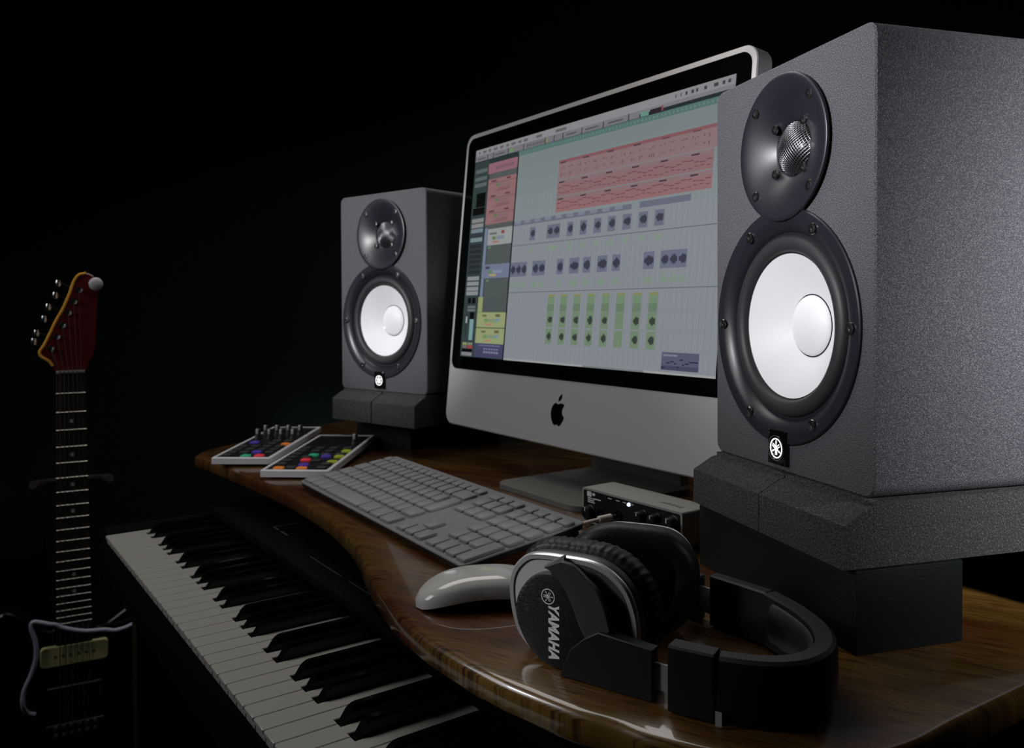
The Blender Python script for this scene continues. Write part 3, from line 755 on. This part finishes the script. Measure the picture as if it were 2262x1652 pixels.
controller('white-framed pad controller left of the other one, with two rows of knobs at its back', (-.454, 1.237, .764), -.04, .02, .0905,
           [(22, 126, 'purple'), (79, 110, 'orange'), (54, 46, 'purple'), (48, 14, 'green'), (68, 16, 'red')],
           [(16, 200), (36, 200), (56, 200), (76, 200), (16, 160), (36, 160), (56, 160), (76, 160)], 1)
controller('white-framed pad controller next to the keyboard, with a single knob at its back', (-.3525, 1.145, .763), -.06, .02, .098,
           [(44, 107, 'green'), (65, 100, 'purple'), (86, 139, 'olive'), (86, 97, 'olive'), (86, 59, 'olive'), (43, 71, 'red'), (50, 38, 'purple'), (55, 14, 'orange'), (22, 14, 'orange')],
           [(84, 200)], 2)

# ------------------------------------------------------------------ piano
PY = -.9509
pn = thing('digital_piano', 'black digital piano with white and black keys below the wavy desk edge', 'piano', (-.5726, 1.1537, 0), PY)
PZ = .6701; PT = .02357; NW = 36
for i in range(NW):
    bm = B(); x0 = i*PT+.0004; x1 = (i+1)*PT-.0004
    # white key with rounded front lip, notched beside the black keys
    k = i % 7
    nl = .0072 if k in (1, 4) else (.0052 if k in (2, 5, 6) else 0)
    nr = .0072 if k in (0, 3) else (.0052 if k in (1, 4, 5) else 0)
    if k == 6: nl, nr = .0072, 0
    if k == 2: nl, nr = .0072, 0
    if k == 5: nl, nr = .0055, .0050
    if k == 1: nl, nr = .0052, .0052
    if k == 4: nl, nr = .0055, .0050
    if i == NW-1: nr = 0
    poly = [(x0+.0012, 0), (x1-.0012, 0), (x1, .0012), (x1, .050), (x1-nr, .050) if nr else (x1, .0505), (x1-nr, .150), (x0+nl, .150), (x0+nl, .050) if nl else (x0, .0505), (x0, .050), (x0, .0012)]
    T = Matrix.Translation((0, 0, PZ))
    # top slab overhanging the front face by 1.5 mm, then the front block
    prism(bm, poly, -.0035, 0, T, inset=.0006)
    box(bm, x0+.0008, x1-.0008, .0018, .048, -.0100, -.0036, T=T)
    part('white_key', bm, M['ivory'], pn, ang=35)
BK = {0: -.0016, 1: .0016, 3: -.0022, 4: 0, 5: .0022}
for i in range(NW-1):
    if i % 7 in BK:
        xc = (i+1)*PT + BK[i % 7]; bm = B(); wb, wt = .0052, .0044
        v = []
        yb0, yt0, y1 = .0500, .0625, .150; hz = .0118
        sec = lambda y, hb, ht, w0, w1: [Vector((xc-w0, y, hb)), Vector((xc+w0, y, hb)), Vector((xc+w1, y, ht-.0018)), Vector((xc+w1-.0016, y, ht)), Vector((xc-w1+.0016, y, ht)), Vector((xc-w1, y, ht-.0018))]
        T = Matrix.Translation((0, 0, PZ))
        S1 = [Vector((xc-wb, yb0, -.006)), Vector((xc+wb, yb0, -.006)), Vector((xc+wt+.0005, yt0-.0032, hz-.0045)), Vector((xc+wt-.001, yt0-.0018, hz-.0022)), Vector((xc-wt+.001, yt0-.0018, hz-.0022)), Vector((xc-wt-.0005, yt0-.0032, hz-.0045))]
        S2 = sec(yt0+.0010, -.006, hz-.0004, wb, wt); S3 = sec(yt0+.004, -.006, hz, wb, wt); S4 = sec(y1, -.006, hz, wb, wt)
        for p in (S2, S3, S4): p[0].y = p[1].y = p[0].y
        R = [[bm.verts.new(T @ q) for q in s] for s in (S1, S2, S3, S4)]
        for a, b in zip(R, R[1:]):
            for q in range(6): bm.faces.new((a[q], a[(q+1) % 6], b[(q+1) % 6], b[q]))
        bm.faces.new(R[0][::-1]); bm.faces.new(R[-1])
        part('black_key', bm, M['ebony'], pn, ang=30)
LK = NW*PT
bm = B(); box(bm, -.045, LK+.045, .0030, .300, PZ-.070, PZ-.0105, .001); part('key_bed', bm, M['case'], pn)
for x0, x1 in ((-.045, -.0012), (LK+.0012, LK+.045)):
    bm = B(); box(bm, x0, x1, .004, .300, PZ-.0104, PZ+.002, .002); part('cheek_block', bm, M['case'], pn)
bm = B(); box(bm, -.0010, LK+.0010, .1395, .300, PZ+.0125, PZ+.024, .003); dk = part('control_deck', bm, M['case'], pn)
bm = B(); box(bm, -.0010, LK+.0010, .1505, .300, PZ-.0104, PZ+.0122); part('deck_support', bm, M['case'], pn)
Tdk = Matrix.Translation((0, 0, PZ+.0241))
bm = B()
for (xa, ya), (xb, yb) in (((.185, .176), (.185, .214)), ((.185, .176), (.205, .176)), ((.213, .176), (.237, .176))): 
    bar(bm, (xa, ya), (xb, yb), .0022, 0, .0002, Tdk)
part('panel_marking', bm, M['mark'], dk, smooth=False)
bm = B()
for (xa, xb) in ((.34, .43), (.45, .50)): bar(bm, (xa, .165), (xb, .165), .0009, 0, .0002, Tdk)
part('panel_line', bm, M['mark'], dk, smooth=False)
for x0, x1 in ((.012, .042), (LK-.045, LK-.015)):
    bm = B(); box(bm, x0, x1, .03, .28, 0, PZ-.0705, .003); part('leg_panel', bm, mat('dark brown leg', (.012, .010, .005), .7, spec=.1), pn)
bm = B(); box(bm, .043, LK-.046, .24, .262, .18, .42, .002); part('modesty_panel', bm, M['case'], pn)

# ------------------------------------------------------------------ headphones
hp = thing('headphones', 'black over-ear headphones with silver-rimmed cups lying on the desk in front of the near monitor', 'headphones', (.09, .54, DZ))
H0 = Vector((.09, .54, DZ))
Yc = Vector((.56, .83, 0)).normalized(); Xc = Vector((Yc.y, -Yc.x, 0))
Oc = Vector((.029, .530, DZ)) - H0
TC = Matrix(((Xc.x, 0, -Yc.x, Oc.x), (Xc.y, 0, -Yc.y, Oc.y), (0, 1, 0, Oc.z), (0, 0, 0, 1)))   # x->Xc, y->Z, z-> outward (towards viewer)
plate = [(-46.9, 47.8), (-44.7, 57), (-39, 65.2), (-30.5, 71.4), (-19.4, 73.6), (-3.3, 74.4), (14, 74.5), (25.8, 72.2), (35.6, 67.2), (43.7, 59.4), (48.4, 49.4), (50.8, 38.2), (50.5, 24), (45, 12), (34, 3.5), (18, 1.0), (-2, 1.0), (-18, 3), (-30, 6.5), (-39.2, 15), (-43.5, 24), (-46.3, 36)]
plate = [(p.x/1000, p.y/1000) for p in catmull([Vector(q) for q in plate[::-1]], 4, True)]
disc = [(-37.6, 36.1), (-34.7, 46.1), (-27.2, 56), (-19.9, 60.8), (-7.4, 63.1), (6, 60), (17, 52), (24, 40), (25, 26), (20, 13), (11, 4), (-1, .6), (-12, 1.2), (-22, 5.9), (-30.2, 14.1), (-36.2, 25.4)]
disc = [(p.x/1000, p.y/1000) for p in catmull([Vector(q) for q in disc[::-1]], 4, True)]
def ring_loft(bm, poly, prof, T, cap0=True, cap1=True):
    """prof list of (offset, h)"""
    n = len(poly); lay = [[bm.verts.new(T @ Vector((x, y, h))) for x, y in offset(poly, d)] for d, h in prof]
    for u, v in zip(lay, lay[1:]):
        for i in range(n): bm.faces.new((u[i], u[(i+1) % n], v[(i+1) % n], v[i]))
    if cap0: bm.faces.new(lay[0][::-1])
    if cap1: bm.faces.new(lay[-1])
def scale_poly(poly, s, cx=0, cy=0, dy=0):
    return [(cx+(x-cx)*s, cy+(y-cy)*s+dy) for x, y in poly]
def cushion(bm, poly, T, h0, h1, wr=.00042, nw=58, seed=0):
    """wrinkled ear pad: rings from outer face side (h0) round to the open side (h1) and into the ear hole"""
    import random as rd
    r = rd.Random(seed); n = len(poly); prof = []
    H = h1-h0
    for d, f in ((-.006, 0), (.001, -.0), (.0035, .10), (.0045, .3), (.0048, .5), (.0042, .7), (.0020, .9), (-.0025, 1.0), (-.008, 1.02), (-.0135, .95), (-.0165, .8), (-.018, .5), (-.019, .2)): prof.append((d, h0+H*f))
    ph = [r.uniform(0, 6.28) for _ in range(4)]
    lay = []
    for k, (d, h) in enumerate(prof):
        side = 1 if 2 <= k <= 6 else 0
        pts2 = offset(poly, d); ring = []
        for i, (x, y) in enumerate(pts2):
            a = 2*PI*i/n
            wgl = wr*side*(math.sin(nw*a+ph[0]+k*.25)+.5*math.sin(nw*.61*a+ph[1]-k*.4))
            x0, y0 = poly[i]; L_ = math.hypot(x0, y0-.038) or 1
            ring.append(bm.verts.new(T @ Vector((x+wgl*x0/L_, max(y+wgl*(y0-.038)/L_, .0006), h))))
        lay.append(ring)
    for u, v in zip(lay, lay[1:]):
        for i in range(n): bm.faces.new((u[i], u[(i+1) % n], v[(i+1) % n], v[i]))
def resample(poly, n):
    P = [Vector(p) for p in poly]; P.append(P[0]); d = [0]
    for a, b in zip(P, P[1:]): d.append(d[-1]+(b-a).length)
    out = []; j = 0
    for i in range(n):
        s = d[-1]*i/n
        while d[j+1] < s: j += 1
        t = (s-d[j])/max(d[j+1]-d[j], 1e-9); q = P[j].lerp(P[j+1], t); out.append((q.x, q.y))
    return out
pl200 = resample(plate, 220)
def ear_cup(T, front=True, seed=0):
    bm = B(); ring_loft(bm, resample(plate, 120), [(-.004, -.026), (-.0005, -.0245), (-.0005, -.0185), (-.0015, -.0170)], T)
    cup = part('ear_cup', bm, M['hpgrey'], hp, label='dark grey ear cup shell')
    bm = B(); pp = resample(plate, 120)
    ring_loft(bm, pp, [(-.0010, -.0168), (0, -.0155), (0, -.0135), (-.0012, -.0118), (-.0040, -.0116), (-.0044, -.0128), (-.0044, -.0150)], T, cap0=False, cap1=False)
    part('silver_rim', bm, M['silver_rim'], cup, label='pale silver rim')
    bm = B(); ring_loft(bm, offset(pp, -.0042), [(0, -.0158), (0, -.0126)], T); part('side_plate', bm, M['silver'], cup)
    # plate right of the disc, its dark metallic reflection put into the colour
    inl = [(4, 70.3), (16, 70.6), (27, 68), (36, 62), (42.5, 52), (45.8, 40), (46, 26), (41, 14), (30, 7), (16, 6), (10, 20), (6, 40)]
    inl = [(p.x/1000, p.y/1000) for p in catmull([Vector(q) for q in inl[::-1]], 4, True)]
    bm = B(); prism(bm, inl, -.0126, -.0120, T, inset=.0003); part('plate_dark_reflection', bm, M['inlay'], cup)
    bm = B(); ring_loft(bm, resample(disc, 90), [(0, -.0126), (0, -.0075), (-.0008, -.0062), (-.003, -.0058)], T); part('round_cap', bm, M['brushed'], cup, label='black brushed round cap')
    if front:
        bm = B(); emblem(bm, .0052, T @ Matrix.Translation((-.0112, .0475, -.0058)) @ Matrix.Rotation(-PI/2, 4, 'Z'), 0, .0002, .12)
        part('emblem', bm, M['print'], cup, smooth=False)
        bm = B(); textmesh(bm, 'YAMAHA', .0108, T @ Matrix.Translation((-.0072, .0251, -.0057)) @ Matrix.Rotation(-PI/2, 4, 'Z'), .00045, .22, .0001, 1.04, .80)
        part('lettering', bm, M['print'], cup, smooth=False, label='light grey brand lettering reading downwards')
    bm = B(); pad = resample(scale_poly(plate, 1.0), 220)
    padp = [(x, y) for x, y in pad]
    cushion(bm, padp, T, -.0265, -.0470, wr=.00042 if front else 0, seed=seed); part('ear_cushion', bm, M['leather'], hp, ang=70, label='black wrinkled leather ear cushion')
    bm = B(); ring_loft(bm, offset(resample(plate, 80), -.016 if front else -.011), [(0, -.030), (-.001, -.031)] if front else [(0, -.040), (0, -.0462), (-.004, -.0472)], T); part('inner_cloth', bm, M['seat'], hp)
    # yoke strap over the cap
    LR = [(-14, 68.3, -2.6, 74.8), (-11, 68, 3, 74.3), (-6.2, 66.5, 11.1, 72.8), (2.5, 59, 19.5, 66.6), (9.3, 47.6, 27.7, 60), (15.2, 33.9, 33.4, 48.7), (19.4, 27.4, 37, 36)]
    if not front: LR = LR[3:]
    CL = catmull([Vector(q[:2])/1000 for q in LR], 5); CR = catmull([Vector(q[2:])/1000 for q in LR], 5)
    bm = B(); rings = []
    for i, (a, b) in enumerate(zip(CL, CR)):
        sft = i/(len(CL)-1); z = -.0120 + .0125*min(1, sft/.16)**.7 - .0015*sft if front else -.002
        ring = []
        for f, dz in ((0, -.0035), (0, -.0006), (.04, 0), (.96, 0), (1, -.0006), (1, -.0035)):
            p = a.lerp(b, f); ring.append(bm.verts.new(T @ Vector((p.x, p.y, z+dz))))
        rings.append(ring)
    for a, b in zip(rings, rings[1:]):
        for k in range(6): bm.faces.new((a[k], a[(k+1) % 6], b[(k+1) % 6], b[k]))
    bm.faces.new(rings[0][::-1]); bm.faces.new(rings[-1]); part('yoke', bm, M['hpgrey'], hp, ang=25)
    return cup
ear_cup(TC, True, 1)
Yf = Vector((math.sin(.30), math.cos(.30), 0)); Xf = Vector((Yf.y, -Yf.x, 0))
# far cup: its cushion faces the camera; outward direction is +Yf; mirrored x
Of = Vector((.0880, .5950, DZ)) - H0
o2 = Of + Yf*.0470
TFm = Matrix(((-Xf.x*.95, 0, Yf.x, o2.x+Xf.x*(-.0035)), (-Xf.y*.95, 0, Yf.y, o2.y+Xf.y*(-.0035)), (0, .985, 0, o2.z), (0, 0, 0, 1)))
ear_cup(TFm, False, 5)
# arms and headband: section is (side, up), standing on its edge on the desk
def hb(x, y): return Vector((x, y, DZ)) - H0
def blockpath(name, pts, half, z0, z1, m, bev=.002, label=None):
    bm = B(); q = [(half, z0+bev), (half, z1-bev), (half-bev, z1), (-half+bev, z1), (-half, z1-bev), (-half, z0+bev), (-half+bev, z0), (half-bev, z0)]
    sweep(bm, pts, q); return part(name, bm, m, hp, ang=25, label=label)
near1 = [hb(.0290+.016, .530-.006), hb(.0600, .5150), hb(.0880, .4960)]
# first block: yoke root / hinge, widening from the cup
bm = B(); prism(bm, [(.0020, .0010), (.0668, .0006), (.0668, .0325), (.0300, .0350), (.0200, .0290), (.0100, .0200)], -.0062, .0022, TC, inset=.0006); part('yoke_arm', bm, M['hp'], hp, ang=25)
bm = B(); prism(bm, [(.0640, .0080), (.0880, .0070), (.0880, .0235), (.0640, .0240)], -.0030, -.0012, TC); part('slider', bm, mat('dull metal slider', (.30, .31, .30), .45, metal=.3), hp, label='dull grey metal slider')
A = [hb(.0938, .4840), hb(.1015, .4788), hb(.1165, .4700)]
blockpath('end_block', A, .0066, .0012, .0405, M['hp'], .0012)
band = [(.1185, .4690), (.1270, .4655), (.1395, .4620), (.1530, .4615), (.1650, .4650), (.1765, .4735), (.1855, .4860), (.1905, .5010), (.1920, .5170), (.1905, .5330), (.1870, .5500), (.1800, .5710)]
band = catmull([hb(*p) for p in band], 4)
bm = B(); n = len(band)
def bsec(s):
    z0, z1 = .0006, .0395
    return [(.0048, z0+.003), (.0064, z0+.009), (.0068, .020), (.0066, z1-.006), (.0056, z1-.0018), (.0034, z1), (-.0052, z1), (-.0064, z1-.0014), (-.0064, .02), (-.0055, z0+.002), (0, z0)]
sweep(bm, band, bsec); part('headband', bm, M['hp'], hp, ang=32)
bm = B(); sweep(bm, [hb(.1172, .4684), hb(.1205, .4666)], [(.0070, .0012), (.0070, .0095), (.0066, .0095), (.0066, .0012)]); part('metal_clip', bm, M['silver_rim'], hp, label='small bright metal clip at the foot of the band')
# inner padding of the band
ins = band[14:-2]
bm = B(); sweep(bm, ins, lambda s: [(-.0065, .008), (-.0065, .0345), (-.0075, .0358), (-.0098, .0345), (-.0114, .028), (-.0118, .020), (-.0106, .011), (-.008, .0075)]); part('band_padding', bm, M['leather'], hp, ang=50, label='black leather padding inside the band')
far = [hb(.1790, .5740), hb(.1640, .5940), hb(.1500, .6120)]
blockpath('end_block', far, .0050, .0012, .0390, M['hp'], .0012)
bm = B(); sweep(bm, [hb(.1500, .6120), hb(.1400, .6245)], [(.0012, .008), (.0012, .027), (-.0012, .027), (-.0012, .008)]); part('slider', bm, bpy.data.materials['dull metal slider'], hp)
bm = B(); sweep(bm, [hb(.1420, .6220), hb(.1280, .6400), hb(.1150, .6480)], [(.0055, .001), (.0055, .034), (-.0055, .034), (-.0055, .001)]); part('yoke_arm', bm, M['hp'], hp, ang=25)

# ------------------------------------------------------------------ guitar (in the dark on the left)
GYAW = math.radians(28)
gt_ = thing('electric_guitar', 'black electric guitar with dark red headstock standing upright in the dark at the left', 'guitar', (-.820, 1.53, 0), GYAW)
NZt, BZ = .870, .211; LL = NZt-BZ
def G(x, z): return (x/1000, z/1000)
# body (front face at local y=0, thickness to +y)
bod = [(0, 420), (-28, 418), (-34, 395), (-55, 402), (-88, 430), (-112, 440), (-128, 420), (-126, 380), (-112, 330), (-112, 290), (-135, 245), (-158, 190), (-158, 130), (-128, 80), (-80, 55), (0, 47),
       (80, 55), (128, 80), (158, 130), (158, 190), (135, 245), (112, 290), (110, 330), (122, 375), (122, 410), (106, 426), (84, 412), (52, 392), (34, 392), (28, 418)]
bp_ = [(p.x/1000, p.y/1000) for p in catmull([Vector(q) for q in bod[::-1]], 4, True)]
bm = B(); prism(bm, bp_, -.042, 0, TF(0, 0, 0), inset=.003); part('guitar_body', bm, M['guitarb'], gt_)
bm = B(); prism(bm, [(-.0235, NZt), (-.0300, .34), (.0300, .34), (.0235, NZt)], .0005, .007, TF(0, 0, 0), inset=.001); fb = part('fretboard', bm, M['rosewood'], gt_)
bm = B(); prism(bm, [(-.0228, NZt), (-.0275, .40), (.0275, .40), (.0228, NZt)], -.018, 0, TF(0, 0, 0)); part('neck', bm, M['amber'], gt_)
for i in range(1, 22):
    bm = B(); z = NZt - LL*(1-2**(-i/12)); hw_ = .0235 + .0065*(NZt-z)/(NZt-.34)
    tube(bm, [(-hw_, -.0072, z), (hw_, -.0072, z)], .0011, 6); part('fret', bm, M['string'], fb)
for a, b in ((2, 3), (4, 5), (6, 7), (8, 9), (14, 15), (16, 17)):
    z = NZt - LL*(1-(2**(-a/12)+2**(-b/12))/2); bm = B(); lathe(bm, [(.0036, 0), (.0036, .0003)], 16, TF(.001, z, -.0071), False, True); part('fret_marker', bm, mat('pearl dot', (.5, .5, .55), .3), fb)
bm = B(); box(bm, -.0235, .0235, -.0098, -.0005, NZt, NZt+.005, .0008); part('nut', bm, M['ivory'], gt_)
hd = [(128, 819), (127, 808), (120.5, 797), (108, 787), (105, 777), (113, 761), (123.5, 735), (132.6, 711), (145, 684), (157, 650), (164, 625), (173, 609), (186, 604), (199, 611), (207, 627), (206, 660), (203, 700), (202, 750), (197, 785), (189, 803), (186, 819)]
def hpx(px, py): return ((px-157)*.951/1000, NZt+.005+(819-py)*.84/1000)
hq = [(p.x, p.y) for p in catmull([Vector(hpx(*q)) for q in hd], 3)]
bm = B(); prism(bm, hq, -.012, .002, TF(0, 0, 0), inset=.0012); hs = part('headstock', bm, M['headred'], gt_, label='dark red lacquered headstock')
bm = B(); P = [Vector((x, -.0015, z)) for x, z in [hpx(*q) for q in hd[1:13]]]; P = catmull(P, 4); tube(bm, P, .0026, 8); part('edge_binding', bm, M['amber'], hs, label='amber edge of the headstock')
pegs = [(138, 627), (132.6, 653.5), (120.5, 679), (113, 705), (100, 736), (95.5, 754)]; posts = [(173.5, 641), (164, 667), (154, 691), (143.6, 718.6), (134, 744), (123.5, 770)]
for (a, b), (c, d) in zip(pegs, posts):
    x, z = hpx(c, d); bm = B(); lathe(bm, [(.0058, 0), (.0058, .0015), (.0036, .002), (.0032, .010), (.0034, .012), (0, .0125)], 18, TF(x, z, -.002)); tn = part('tuner', bm, M['chrome'], gt_)
    x2, z2 = hpx(a, b); bm = B(); tube(bm, [(x-.005, .004, z), (x2+.004, .004, z2)], .0016, 8); 
    lathe(bm, [(0, -.0075), (.0042, -.006), (.0055, 0), (.0042, .006), (0, .0075)], 14, Matrix.Translation((x2, .004, z2))); part('tuner_button', bm, M['chrome'], tn)
x, z = hpx(203, 628); bm = B(); lathe(bm, [(.0118, 0), (.0122, .002), (.0105, .0045), (.006, .0062), (0, .0068)], 24, TF(x, z, -.003)); part('headstock_disc', bm, mat('pale grey disc', (.55, .52, .56), .4), gt_, label='pale round disc at the headstock tip')
for i in range(6):
    f = (i-2.5)/2.5; x, z = hpx(*posts[5-i]) if i < 6 else (0, 0)
    bm = B(); tube(bm, [(x, -.010, z), (f*.0175, -.0105, NZt+.004), (f*.0245, -.0125, .3), (f*.0255, -.0135, BZ)], .0009-.00007*i, 6); part('string', bm, M['string'], gt_)
def slab(name, w_, h_, zc, d0, d1, m, r=.006, parent=gt_, label=None):
    bm = B(); prism(bm, rrect(-w_/2, w_/2, zc-h_/2, zc+h_/2, r, 5), d0, d1, TF(0, 0, 0), inset=.0015); return part(name, bm, m, parent, label=label)
pk = slab('neck_pickup', .112, .037, .3480, .0005, .0095, M['cream'], .007, label='cream soapbar pickup')
mp_ = mat('tarnished pole', (.16, .14, .05), .5)
for i in range(6): bm = B(); lathe(bm, [(.0026, 0), (.0026, .0004)], 12, TF((i-2.5)*.0125, .3480, -.0095), False, True); part('pole_piece', bm, mp_, pk)
slab('bridge_pickup', .092, .042, .2700, .0005, .008, M['blackp'], .004)
bm = B(); tube(bm, [(-.046, -.0085, .2890), (.040, -.0085, .2890)], .0012, 8); part('pickup_edge', bm, M['string'], gt_)
br = slab('bridge', .098, .030, BZ-.004, .0005, .010, M['blackp'], .004)
ms_ = mat('dull saddle steel', (.4, .38, .35), .4, metal=.9)
for i in range(6):
    for dz in (.006, -.008): bm = B(); lathe(bm, [(.0038, 0), (.0034, .003), (0, .0038)], 12, TF((i-2.5)*.0128, BZ+dz, -.010)); part('saddle', bm, ms_, br)
for x, z in ((.105, .265), (.125, .225)):
    bm = B(); lathe(bm, [(.011, 0), (.010, .012), (.008, .014), (0, .0145)], 20, TF(x, z, 0)); part('control_knob', bm, M['blackp'], gt_)
# stand
st = thing('guitar_stand', 'black guitar stand with a yoke round the guitar neck', 'stand', (-.820, 1.53, 0), GYAW)
bm = B(); tube(bm, [(0, .105, .04), (0, .090, .30), (0, .060, .66)], .010, 12); part('pole', bm, M['blackp'], st)
bm = B(); tube(bm, catmull([(-.062, -.020, .672), (-.056, .004, .668), (-.040, .030, .664), (0, .055, .662), (.040, .030, .664), (.056, .004, .668), (.062, -.020, .672)], 5), .0075, 10); part('yoke', bm, M['rubber'], st)
for s in (-1, 1):
    bm = B(); tube(bm, [(0, .105, .10), (s*.19, -.10, .009)], .008, 10); tube(bm, [(s*.10, -.002, .05), (s*.10, -.055, .036), (s*.10, -.066, .055)], .006, 8); part('leg', bm, M['blackp'], st)
bm = B(); tube(bm, [(0, .105, .10), (0, .32, .009)], .008, 10); part('leg', bm, M['blackp'], st)
# pale cable looped over the guitar body
gc = thing('guitar_cable', 'pale lilac-white cable looped across the dark guitar body', 'cable', (-.820, 1.53, 0), GYAW)
def gpx(px, py, y=-.016): return ((px-153)*.951/1000, y, CAMZ-(py-678)*.84/1000)
bm = B(); P = [gpx(84, 1560, -.005), gpx(72, 1552, -.008), gpx(65, 1530), gpx(67, 1500), gpx(80, 1465), gpx(88, 1430), gpx(87, 1395), gpx(81, 1368), gpx(83, 1354), gpx(95, 1356), gpx(110, 1363), gpx(122, 1368, -.014), gpx(135, 1378, -.013),
               gpx(170, 1392, -.013), gpx(205, 1396, -.014), gpx(225, 1401), gpx(248, 1397), gpx(270, 1386), gpx(276, 1382, -.010)]
tube(bm, catmull(P, 5), .0042, 10); part('cord', bm, M['cable_w'], gc)
# dark soft bag far left
bag = thing('gig_bag', 'black cloth bag standing in the dark at the far left edge', 'bag', (-1.12, 1.62, 0), .2)
bm = B(); prof = [(-150, 0), (150, 0), (160, 300), (150, 500), (115, 570), (70, 622), (20, 600), (-60, 560), (-140, 520), (-160, 300)]
pf = [(p.x/1000, p.y/1000) for p in catmull([Vector(q) for q in prof], 4, True)]
pf = [(x, max(y, 0)) for x, y in pf]
prism(bm, pf, -.09, .09, TF(0, 0, 0), inset=.02); part('bag_body', bm, M['seat'], bag)
bm = B(); tube(bm, catmull([(.0, 0, .585), (.01, 0, .625), (.045, 0, .645), (.075, 0, .615)], 5), .008, 8); part('handle', bm, M['rubber'], bag)
